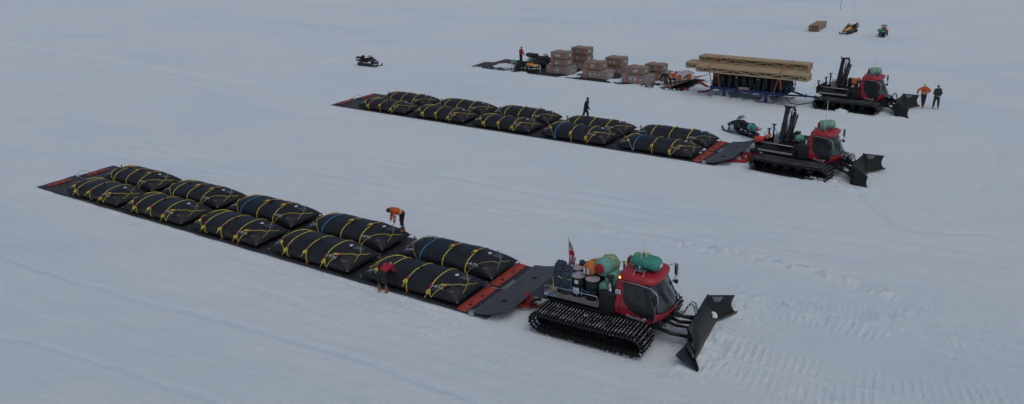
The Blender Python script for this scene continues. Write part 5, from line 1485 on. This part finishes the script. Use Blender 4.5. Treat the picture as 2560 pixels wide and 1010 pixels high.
# ------------------------------------------------------------------ load of the front groomer
d0 = None
def drum(label, x, y, z=1.285, labels=False):
    global d0
    p = local(CAT1, x, y, z)
    root = thing('steel_drum', label, 'drum', p, CAT1[1]-1.9, 'grey-lidded drums on the front groomer')
    b = MB(); b.lathe([(.27, 0), (.288, .015), (.288, .28), (.298, .30), (.288, .32), (.288, .56), (.298, .58), (.288, .60), (.288, .85), (.29, .87)], (0, 0, 0), m_drum, 24); b.build('drum_shell', None, root)
    b = MB(); b.lathe([(.29, .86), (.297, .875), (.29, .895), (.27, .885), (.1, .885), (0, .885)], (0, 0, 0), m_lid, 24); b.lathe([(.035, .885), (.03, .905), (0, .905)], (.17, .05, 0), m_steel, 8); b.build('drum_lid', None, root)
    if labels:
        for z0, z1, a0_, a1_, nm in ((.16, .44, -14, 46, 'label_sheet'), (.62, .78, 10, 40, 'label_sheet')):
            b = MB(); n = 6; vs = []
            for k in range(n+1):
                t = R(lerp(a0_, a1_, k/n)); vs += [(.301*math.cos(t), .301*math.sin(t), z0), (.301*math.cos(t), .301*math.sin(t), z1)]
            b.add(vs, [(2*k, 2*k+2, 2*k+3, 2*k+1) for k in range(n)], m_paper); 
            t = R(30 if z0 < .5 else 20)
            b.tube([(.303*math.cos(R(a0_+8)), .303*math.sin(R(a0_+8)), z0+.07), (.303*math.cos(t), .303*math.sin(t), z0+.07)], .006, m_blue, seg=4); b.build(nm, None, root)
    return root
drum('drum with white label sheets beside the slate blue bag on the front groomer', 1.50, -.62, labels=True)
drum('drum without labels next to the exhaust on the front groomer', 2.15, -.66)
drum('grey-lidded drum right behind the labelled drum on the front groomer', 1.12, .0)
drum('grey-lidded drum in the middle of the bed, behind and right of the labelled drum', 1.72, .0)
drum('grey-lidded drum at the far side of the front groomer bed, behind the orange bag', 1.9, .62)
def C1(x, y, z): return local(CAT1, x, y, z)
# tall slate bag
root = thing('kit_bag', 'tall slate blue canvas bag standing at the rear corner of the front groomer', 'bag', C1(.80, -.56, 1.285), CAT1[1])
for (x, y, s, h) in ((-.16, .02, .31, 1.20), (.16, -.04, .31, 1.06)):
    b = MB(); n, seg = 14, 16; vs = []
    for i in range(n+1):
        t = i/n; r_ = s*(1-.25*t**3) if 0 < i < n else s*.5; 
        for k in range(seg):
            th = 2*math.pi*k/seg; w_ = 1+.16*mnoise.noise(Vector((math.cos(th)*1.5, math.sin(th)*1.5, t*3+x*9)))
            vs.append((x+r_*w_*math.cos(th)*.95, y+r_*w_*math.sin(th)*1.2, h*t+.06*math.sin(th*2+x)*t))
    b.add(vs, [(i*seg+k, i*seg+(k+1) % seg, (i+1)*seg+(k+1) % seg, (i+1)*seg+k) for i in range(n) for k in range(seg)]+[tuple(range(seg))[::-1], tuple(n*seg+k for k in range(seg))], m_navybag, True)
    b.ell((x, y, h-.02), (s*.62, s*.75, .13), m_navybag, 12, 8, wob=.6); b.build('bag_body', None, root)
b = MB(); b.tube([(-.46, -.28, .18), (-.3, -.36, .0), (-.12, -.42, -.02)], .018, m_yel, seg=5); b.tube([(-.42, -.2, .5), (-.3, -.37, .2), (-.08, -.45, .05)], .018, m_yel, seg=5); b.tube([(-.1, -.34, .78), (.15, -.36, .66), (.42, -.26, .68)], .018, m_yel, seg=5); b.build('lashing', None, root)
bag('stuff_sack', 'orange canvas sack on the drums of the front groomer, white tag on its end', C1(1.92, -.25, 2.45), .82, .27, CAT1[1]+1.45, m_orgbag, None, wob=.12, straps=(-.1,))
b = MB(); p = C1(1.86, -.68, 2.45)
for dy in (-.09, .09):
    q = MB()
tg = thing('sack_tag', 'pair of white tags on the end of the orange sack', 'tag', p, CAT1[1]+1.45)
for dy in (-.08, .08):
    b = MB(); b.box((0, dy, 0), (.012, .09, .26), m_paper); b.build('white_patch', None, tg)
b = MB(); b.box((-.004, 0, 0), (.012, .03, .34), m_black); b.build('strap', None, tg)
bag('tent_bag', 'large pale green roll bag with red end on the front groomer', C1(2.50, -.05, 2.58), 1.0, .38, CAT1[1]+1.35, m_green, m_redcl, wob=.10, straps=(.15,))
bag('tent_bag', 'second pale green bag wedged low between the big roll and the red cab', C1(2.85, -.15, 2.10), .75, .33, CAT1[1]+1.7, m_green, wob=.2)
bag('stuff_sack', 'green bag low behind the exhaust of the front groomer', C1(2.62, -.42, 1.80), .6, .26, CAT1[1]+1.5, m_green, wob=.2)
bag('stuff_sack', 'black bag squeezed between orange sack and pale green roll', C1(2.1, -.22, 2.24), .6, .20, CAT1[1]+.3, m_blackbag, wob=.3)
bag('tent_bag', 'bright green bag lashed on the roof of the front groomer', C1(4.20, -.08, 3.10), 1.22, .34, CAT1[1]-.12, m_greenb, None, wob=.10, flat=.85)
b = MB(); q = C1(4.82, -.16, 3.08); b.box((q.x, q.y, q.z), (.02, .26, .12), m_paper, rz=CAT1[1]); tag(b.build('name_tag'), 'pale tag on the front end of the bright green roof bag', 'tag')
b = MB(); P_ = lambda x, y, z: C1(x, y, z)
b.tube([P_(3.75, -.36, 2.98), P_(3.88, -.16, 3.42), P_(4.25, .1, 3.42), P_(4.4, .3, 3.0)], .02, m_yel, seg=5); b.tube([P_(3.9, .3, 2.98), P_(4.0, .1, 3.42), P_(4.2, -.16, 3.42), P_(4.3, -.42, 3.05)], .02, m_yel, seg=5)
tag(b.build('lashing'), 'crossed yellow straps over the bright green roof bag', 'strap')
b = MB(); b.tube([P_(1.93, -.2, 2.73), P_(2.2, -.12, 2.86), P_(2.5, -.05, 2.97), P_(2.75, .0, 2.90), P_(3.25, .1, 2.72), P_(3.6, .1, 2.76)], .02, m_yel, seg=5)
tag(b.build('lashing'), 'yellow strap from the orange sack over the pale green roll to the cab', 'strap')
b = MB(); b.tube([P_(1.33, -.30, 2.19), P_(1.30, -.62, 2.20), P_(1.30, -.92, 2.15), P_(1.30, -.94, 1.7), P_(1.28, -1.08, 1.45)], .02, m_blue, seg=5)
b.tube([P_(1.12, -.70, 1.68), P_(1.2, -.9, 1.6), P_(1.45, -.94, 1.56)], .02, m_blue, seg=5)
b.tube([P_(1.78, -.86, 1.68), P_(2.05, -.98, 1.66), P_(2.34, -.82, 1.70)], .022, m_blue, seg=5); b.tube([P_(1.78, -.9, 1.72), P_(1.80, -1.0, 1.5), P_(1.78, -1.06, 1.34)], .02, m_blue, seg=5)
tag(b.build('lashing'), 'blue straps around the two near drums of the front groomer', 'strap')
b = MB(); b.tube([P_(.68, -1.12, 1.62), P_(.62, -1.16, 1.45), P_(.45, -1.2, 1.28), P_(.3, -1.22, 1.22)], .025, m_blue, seg=5); tag(b.build('lashing'), 'loose blue strap end hanging from the rear rail of the front groomer', 'strap')
b = MB(); b.ell(tuple(P_(1.25, .25, 2.28)), (.14, .12, .12), m_navybag, 10, 8, wob=.6); b.ell(tuple(P_(1.45, .3, 2.27)), (.1, .1, .09), m_navybag, 10, 8, wob=.6); tag(b.build('glove_bundle'), 'small dark bundle lying on the rear drums by the flag', 'bundle')
# flag
pb_ = C1(.88, -.22, 2.06); pt_ = at(1418, 592, 3.62)
root = thing('flag', 'Union flag hanging limp on a thin pole above the slate blue bag', 'flag', pb_, 0)
up = Vector((pt_.x-pb_.x, pt_.y-pb_.y, 1.42))
up = Vector((-.02, .05, 1.42))
b = MB(); b.tube([(0, 0, -.9), up*1.0], .014, m_steel, seg=6); b.ell(tuple(up), (.022, .022, .03), m_brown, 8, 5); b.build('flag_pole', None, root)
b = MB(); nu, nv = 40, 30; Hf = 1.15; vs = []
def fpos(u, v):   # u along fly, v down the hoist; the limp cloth falls beside the pole
    w_ = .03+.36*v**.75*(1-.30*max(0, v-.75)/.25)
    x = -.05*v+w_*u+.03*math.sin(u*9+v*3)*v
    y = .07*math.sin(u*13+v*2)*(.3+v)
    z = 1.38-1.12*v-.10*u*(1-.5*v)
    return Vector((x, y, z))
def fcol(u, v):
    X, Y = u*2-1, (v*2-1)*.6
    if abs(Y) < .12 or abs(X) < .12: return m_fred
    if abs(Y) < .2 or abs(X) < .2: return m_fwhite
    dg = min(abs(Y-.6*X), abs(Y+.6*X))
    if dg < .055: return m_fred
    if dg < .15: return m_fwhite
    return m_fblue
for j in range(nv):
    for i in range(nu):
        b.add([fpos(i/nu, j/nv), fpos((i+1)/nu, j/nv), fpos((i+1)/nu, (j+1)/nv), fpos(i/nu, (j+1)/nv)], [(0, 1, 2, 3)], fcol((i+.5)/nu, (j+.5)/nv), True)
b.build('flag_cloth', None, root)
# roof rolls of the other two
for F, nm in ((CAT2, 'middle'), (CAT3, 'far')):
    p = local(F, 3.86, -.02, 3.02); bag('tent_bag', 'pale green roll bag with two yellow straps on the %s groomer roof' % nm, p, 1.02, .275, .02, m_green, m_redcl, straps=(-.28, .18), wob=.04, flat=.95)
def on(F, x, y, z): return local(F, x, y, z)
bag('tarp_bundle', 'red and orange bundle at the rear corner of the middle groomer bed', on(CAT2, .05, -.95, 1.72), .6, .18, -.2, M('red_tarp', (.62, .06, .03), .6, rgb2=(.5, .02, .04)), m_orgbag, wob=.4)
bag('tarp_bundle', 'orange roll beside the tool box on the middle groomer', on(CAT2, .42, -.55, 1.85), .5, .13, .9, m_orgbag, wob=.3)
bag('tarp_bundle', 'green canvas roll behind the crane of the middle groomer', on(CAT2, 2.35, .1, 1.85), .8, .28, -.3, m_green, wob=.2, flat=.8)
b = MB(); b.box(on(CAT2, 3.02, -.25, 1.95), (.5, .2, .12), m_yel, rz=-.3); tag(b.build('yellow_pack'), 'yellow pack wedged behind the cab of the middle groomer', 'pack')
bag('tarp_bundle', 'orange bag behind the cab of the far groomer', on(CAT3, 2.55, .0, 2.02), .75, .27, -.2, m_orgbag, wob=.5)
b = MB(); b.box(on(CAT3, 3.02, -.15, 2.0), (.25, .2, .35), m_paleyel, rz=-.3); tag(b.build('yellow_pack'), 'pale yellow pack wedged behind the cab of the far groomer', 'pack')
rope('hose', 'thin black cable hanging from the rear of the middle groomer', [on(CAT2, -.25, -.85, 1.6), on(CAT2, -.4, -.9, .8), on(CAT2, -.3, -.8, .45), on(CAT2, -.2, -.5, .7)], .02, m_black, 'cable')
b = MB(); b.box(on(CAT2, -.55, -.2, .62), (.5, .35, .25), m_black, rz=CAT2[1]); tag(b.build('hitch_block'), 'black hitch block behind the middle groomer', 'hitch')

# ------------------------------------------------------------------ people
def dirv(lean, side=0):  # lean forward from vertical-up, degrees; side to the left
    return Vector((math.sin(R(lean)), math.sin(R(side))*math.cos(R(lean)), math.cos(R(lean))*math.cos(R(side))))
def capsules(mb, a, b, r1, r2, n=8):
    for k in range(n+1):
        t = k/n
    d = b-a
    mb.tube([a, b], [r1, r2], None, seg=14); mb.ell(tuple(a), (r1, r1, r1), None, 14, 10); mb.ell(tuple(b), (r2, r2, r2), None, 14, 10)
def remeshed(mb, name, mat, parent, vox=.018, smooth=4):
    o = mb.build('tmp_'+name, mat, None)
    md = o.modifiers.new('r', 'REMESH'); md.mode = 'VOXEL'; md.voxel_size = vox; md.use_smooth_shade = True
    ms = o.modifiers.new('s', 'SMOOTH'); ms.iterations = smooth; ms.factor = .5
    bpy.context.view_layer.update()
    me = bpy.data.meshes.new_from_object(o.evaluated_get(bpy.context.evaluated_depsgraph_get()))
    me.materials.clear(); me.materials.append(mat)
    old = o.data; bpy.data.objects.remove(o); bpy.data.meshes.remove(old); me.name = name
    return link(name, me, parent)
def person(label, pos, yaw, h, lean, head, arms, legs, jacket, trousers, boots, hat, shins=None, tape=None, extra_z=0, twist=0, chest=None):
    root = thing('person', label, 'person', pos, yaw, None)
    P = {}; pel = Vector((0, 0, 0))
    P['pel'] = pel
    sp = dirv(lean[0], lean[1] if len(lean) > 1 else 0)
    bend = dirv(lean[0]*1.15 if lean[0] > 20 else lean[0], 0)
    P['chest'] = pel+sp*(.19*h); P['neck'] = P['chest']+bend*(.125*h)
    hd = dirv(head[0], head[1] if len(head) > 1 else 0)
    P['head'] = P['neck']+hd*(.095*h)
    lat = Vector((0, 1, 0))
    for s, q in ((1, 0), (-1, 1)):
        P['sh', s] = P['neck']-bend*.02*h+lat*s*.094*h
        ua, fa = Vector(arms[q][0]).normalized(), Vector(arms[q][1]).normalized()
        P['el', s] = P['sh', s]+ua*.172*h; P['wr', s] = P['el', s]+fa*.145*h; P['hand', s] = P['wr', s]+fa*.05*h; P['fa', s] = fa
        P['hip', s] = pel+lat*s*.052*h-Vector((0, 0, .02*h))
        th, sh = Vector(legs[q][0]).normalized(), Vector(legs[q][1]).normalized()
        P['kn', s] = P['hip', s]+th*.245*h; P['an', s] = P['kn', s]+sh*.235*h
        fd = Vector((1, 0, 0)); 
        if sh.x < -.75: fd = Vector((-.2, 0, -1)).normalized()
        P['toe', s] = P['an', s]+fd*.085*h-Vector((0, 0, .025*h)); P['heel', s] = P['an', s]-fd*.025*h-Vector((0, 0, .03*h))
    zmin = min(min(P['an', s].z, P['toe', s].z) for s in (1, -1))-.045*h
    kz = min(P['kn', s].z for s in (1, -1))-.035*h; zmin = min(zmin, kz)
    cx = (P['an', 1].x+P['an', -1].x)/2; cy = (P['an', 1].y+P['an', -1].y)/2
    sh_ = Vector((-cx, -cy, -zmin))
    for k in list(P):
        if not (isinstance(k, tuple) and k[0] == 'fa'): P[k] = P[k]+sh_
    def torso(mb, g, up_=0.):
        pe = P['pel'].lerp(P['chest'], up_)
        capsules(mb, pe, P['chest'], .078*h+g, .080*h+g)
        for s in (1, -1):
            capsules(mb, pe+lat*s*.030*h, P['chest']+lat*s*.045*h, .066*h+g, .068*h+g)
            capsules(mb, P['chest']+lat*s*.045*h, P['sh', s], .066*h+g, .048*h+g)
        capsules(mb, P['sh', 1], P['sh', -1], .045*h+g, .045*h+g)
    def arms_(mb, g, cut=1.0):
        for s in (1, -1):
            capsules(mb, P['sh', s], P['el', s], .036*h+g, .029*h+g); capsules(mb, P['el', s], P['el', s].lerp(P['wr', s], cut), .029*h+g, .021*h+g)
    def legs_(mb, g, cut=1.0):
        for s in (1, -1):
            capsules(mb, P['hip', s], P['kn', s], .058*h+g, .040*h+g); capsules(mb, P['kn', s], P['kn', s].lerp(P['an', s], cut), .040*h+g, .028*h+g)
        capsules(mb, P['pel'], P['hip', 1], .07*h+g, .066*h+g); capsules(mb, P['pel'], P['hip', -1], .07*h+g, .066*h+g)
    b = MB(); torso(b, -.006*h); arms_(b, -.004*h); legs_(b, -.006*h)
    capsules(b, P['neck'], P['head'], .034*h, .036*h)
    b.ell(tuple(P['head']+Vector((.004*h, 0, .008*h))), (.052*h, .045*h, .066*h), None, 16, 12)
    f = hd.cross(Vector((0, 1, 0))); f = Vector((hd.z, 0, -hd.x))*1; fwd = Vector((math.cos(R(head[0])), 0, -math.sin(R(head[0]))))
    b.ell(tuple(P['head']+fwd*.052*h-hd*.008*h), (.012*h, .009*h, .014*h), None, 8, 6)
    b.ell(tuple(P['head']+fwd*.03*h-hd*.045*h), (.022*h, .024*h, .02*h), None, 8, 6)
    for s in (1, -1): b.ell(tuple(P['head']+lat*s*.046*h), (.012*h, .006*h, .018*h), None, 8, 6)
    for s in (1, -1):
        fa = P['fa', s]; w = P['wr', s]; pn = lat.cross(fa); pn = pn.normalized() if pn.length > .01 else Vector((1, 0, 0)); sd = fa.cross(pn).normalized()
        for t in (-.012, .0, .012): capsules(b, w+sd*t*h, w+fa*.048*h+sd*t*h*1.1, .014*h, .011*h)
    body = remeshed(b, 'body', m_skin, root, .014, 3)
    # five bent fingers on each hand, joined to the body mesh
    fb = MB()
    for s in (1, -1):
        fa = P['fa', s]; w = P['wr', s]; pn = lat.cross(fa); pn = pn.normalized() if pn.length > .01 else Vector((1, 0, 0)); sd = fa.cross(pn).normalized()
        for k, L_ in enumerate((.040, .046, .043, .034)):
            o_ = w+fa*.045*h+sd*(.0165-.011*k)*h
            p1 = o_+fa*L_*h*.45; p2 = p1+(fa*.8+pn*.6*(-1)).normalized()*L_*h*.32; p3 = p2+(fa*.4-pn*.9).normalized()*L_*h*.25
            fb.tube([o_, p1, p2, p3], [.0055*h, .005*h, .0046*h, .0036*h], None, seg=7)
        o_ = w+fa*.018*h+sd*.018*h; p1 = o_+(fa*.6+sd*.8).normalized()*.022*h; p2 = p1+(fa*.9+sd*.1-pn*.3).normalized()*.018*h
        fb.tube([o_, p1, p2], [.0065*h, .0056*h, .0042*h], None, seg=7)
    eyes = MB()
    for s in (1, -1): eyes.ell(tuple(P['head']+fwd*.049*h+lat*s*.017*h+hd*.012*h), (.006*h, .006*h, .005*h), None, 8, 6)
    eyes.tube([P['head']+fwd*.05*h+lat*s*.012*h-hd*.030*h for s in (-1, 0, 1)], .003*h, None, seg=5)
    me = body.data; off = len(me.vertices)
    allm = MB(); allm.v = [tuple(v.co) for v in me.vertices]; allm.f = [tuple(p.vertices) for p in me.polygons]; allm.mi = [0]*len(allm.f); allm.sm = [True]*len(allm.f); allm.mats = [m_skin]
    allm.add(fb.v, fb.f, m_skin, True); allm.add(eyes.v, eyes.f, m_blk, True)
    nme = allm.mesh('body'); body.data = nme; bpy.data.meshes.remove(me)
    b = MB(); torso(b, .014*h, .32); arms_(b, .015*h, .92); capsules(b, P['neck']-hd*.01*h, P['neck']+hd*.02*h, .044*h, .042*h); remeshed(b, 'jacket', jacket, root, .016, 3)
    b = MB(); legs_(b, .011*h, .80 if not shins else .30); capsules(b, P['pel'], P['pel'].lerp(P['chest'], .35), .080*h, .078*h); remeshed(b, 'trousers', trousers, root, .016, 3)
    if shins:
        b = MB()
        for s in (1, -1): capsules(b, P['kn', s].lerp(P['an', s], .25), P['kn', s].lerp(P['an', s], .85), .036*h, .030*h)
        remeshed(b, 'gaiters', shins, root, .016, 2)
    b = MB()
    for s in (1, -1):
        capsules(b, P['kn', s].lerp(P['an', s], .72), P['an', s], .034*h, .036*h); capsules(b, P['heel', s], P['toe', s], .030*h, .026*h)
    remeshed(b, 'boots', boots, root, .014, 2)
    if tape:
        for q0, q1, t, r_ in [(('sh', s), ('el', s), .75, .042) for s in (1, -1)]+[(('el', s), ('wr', s), .5, .036) for s in (1, -1)]+[(('kn', s), ('an', s), .45, .043) for s in (1, -1)]:
            if tape == 'band' and q0[0] != 'x': continue
            a_, c_ = P[q0], P[q1]; p = a_.lerp(c_, t); d = (c_-a_).normalized(); m_ = MB(); m_.tube([p-d*.02, p+d*.02], (r_+.006)*h, m_refl, seg=14); m_.build('reflective_band', None, root)
        p = P['pel'].lerp(P['chest'], .55); b = MB(); d = sp
        ring = []
        for k in range(20):
            t = 2*math.pi*k/20; ring.append(p+lat*.118*h*math.sin(t)+d.cross(lat)*.093*h*math.cos(t)*-1)
        b.tube(ring, .014*h, m_refl, seg=6, closed=True); b.build('reflective_band', None, root)
    if tape == 'legs':
        for s in (1, -1):
            m_ = MB(); m_.tube([P['hip', s].lerp(P['kn', s], .55)+Vector((.03*h, 0, 0)), P['kn', s]+Vector((.028*h, 0, 0)), P['kn', s].lerp(P['an', s], .6)+Vector((.022*h, 0, 0))], .028*h, m_hiv, seg=8); m_.build('orange_leg_panel', None, root)
    kind, hm = hat
    b = MB(); hc = P['head']+hd*.022*h
    if kind == 'hair': b.ell(tuple(hc-fwd*.012*h), (.058*h, .053*h, .062*h), None, 16, 12, wob=.15); b.ell(tuple(hc-fwd*.03*h-hd*.03*h), (.04*h, .05*h, .05*h), None, 12, 8); remeshed(b, 'hair', hm, root, .012, 1)
    elif kind == 'helmet':
        b.ell(tuple(hc+hd*.008*h-fwd*.004*h), (.068*h, .062*h, .058*h), hm, 18, 12); b.tube([hc+fwd*.03*h+lat*.05*h, hc+fwd*.078*h, hc+fwd*.03*h-lat*.05*h], .008*h, hm, seg=6); b.build('helmet', None, root)
    elif kind == 'hood':
        b.ell(tuple(hc-fwd*.014*h), (.060*h, .056*h, .066*h), hm, 16, 12); b.ell(tuple(P['neck']), (.055*h, .06*h, .035*h), hm, 12, 8); remeshed(b, 'hood', hm, root, .012, 2)
    else: b.ell(tuple(hc+hd*.012*h-fwd*.004*h), (.056*h, .052*h, .050*h), hm, 16, 12); b.tube([hc+lat*.052*h*math.sin(t)+fwd*(.056*h*math.cos(t)-.004*h) for t in [2*math.pi*k/16 for k in range(16)]], .009*h, hm, seg=6, closed=True); b.build('beanie', None, root)
    if chest:
        b = MB(); b.plate([P['chest']+fwd*0+Vector((.092*h, -.05*h, -.02*h)), P['chest']+Vector((.092*h, .05*h, -.02*h)), P['chest']+Vector((.088*h, .045*h, .03*h)), P['chest']+Vector((.088*h, -.045*h, .03*h))], .008, chest); b.build('chest_print', None, root)
    return root
dn = (0, 0, -1)
a1 = SL1[1]; a2 = SL2[1]; a3 = -.68
# bending over the near edge of the front bladder
person('person in a red jacket and grey gaiters bending over the near front bladder', at(958, 731, 0), a1+math.pi/2+.1, 1.76, (72, 0), (105, 0), [((.55, .12, -1), (.8, -.05, -.7)), ((.55, -.12, -1), (.8, .05, -.7))],
       [((-.05, .20, -1), (-.08, .06, -1)), ((-.05, -.20, -1), (-.08, -.06, -1))], m_redj, m_blk, m_boot, ('beanie', m_blk), shins=m_greyc)
# standing on the bag, reaching down
person('person in orange hi-vis clothing standing on a far-row bladder, reaching down', at(1008, 577, .78), math.pi+.45, 1.80, (58, 0), (92, 0), [((.02, .15, -1), (.22, .1, -1)), ((.05, -.15, -1), (.30, .05, -1))],
       [((.22, .10, -1), (-.14, .05, -1)), ((.05, -.20, -1), (-.08, -.12, -1))], m_hiv, m_blk, m_boot, ('hair', m_hair), tape='legs')
# walking behind the middle sledge
person('person in dark clothing walking behind the middle bladders', at(1461, 301, 0), -.45, 1.84, (14, 0), (20, 0), [((-.35, .1, -1), (-.05, .0, -1)), ((.35, -.12, -1), (.65, -.1, -1))],
       [((.35, .05, -1), (-.10, 0, -1)), ((-.25, -.05, -1), (-.55, 0, -1))], m_blk, m_navy, m_bootd, ('hood', m_blk), chest=m_greyc)
# red jacket at the rear of the cargo sledge
person('person in a red jacket seen from behind at the rear of the cargo sledge', at(1303, 160, .05), .55, 1.78, (6, 0), (18, 0), [((-.15, .35, -1), (.25, .0, -1)), ((.30, -.38, -1), (.35, -.30, -1))],
       [((0, .12, -1), (0, .04, -1)), ((0, -.12, -1), (0, -.04, -1))], m_redj, m_blk, m_bootd, ('beanie', m_blk))
# kneeling worker
person('kneeling person in orange hi-vis jacket and red helmet beside the cargo sledge', at(1676, 217, .1), -.25, 1.78, (38, 0), (40, 0), [((.6, .1, -.8), (.9, -.2, -.2)), ((.5, -.1, -.85), (.85, .15, -.25))],
       [((.95, .12, -.15), (-.05, .02, -1)), ((.15, -.12, -1), (-.95, 0, -.1))], m_hiv, m_blk, m_boot, ('helmet', m_helm), tape='all')
person('person in black crouching behind the kneeling worker in orange', at(1666, 209, .12), 2.9, 1.75, (70, 0), (80, 0), [((.5, .1, -.9), (.6, 0, -.8)), ((.5, -.1, -.9), (.6, 0, -.8))],
       [((.85, .18, -.5), (-.5, .05, -.85)), ((.85, -.18, -.5), (-.5, -.05, -.85))], m_blk, M('brown_work_trousers', (.10, .05, .03), .8), m_bootd, ('beanie', m_blk))
# two people at the far right
person('person with lime beanie and orange top leaning on the far plough blade', at(2306, 269, 0), -1.75, 1.80, (-4, 0), (4, 0), [((.05, .85, -.7), (.1, -.75, -.75)), ((.25, -.95, -.35), (.15, -.25, -.8))],
       [((.05, -.02, -1), (-.04, -.10, -1)), ((.12, .06, -1), (.02, .14, -1))], m_hiv, m_navy, M('orange_boot', (.5, .09, .03), .6), ('beanie', m_lime), tape='band', chest=m_navy)
person('person in dark green jacket and grey boots standing at the far right', at(2338, 272, 0), -1.65, 1.78, (2, 0), (8, 0), [((.10, .38, -1), (.55, -.62, -.62)), ((.10, -.38, -1), (.55, .62, -.62))],
       [((.02, .17, -1), (0, .06, -1)), ((.02, -.17, -1), (0, -.06, -1))], m_dgreen, m_dgreen, m_bootg, ('hood', m_blk))
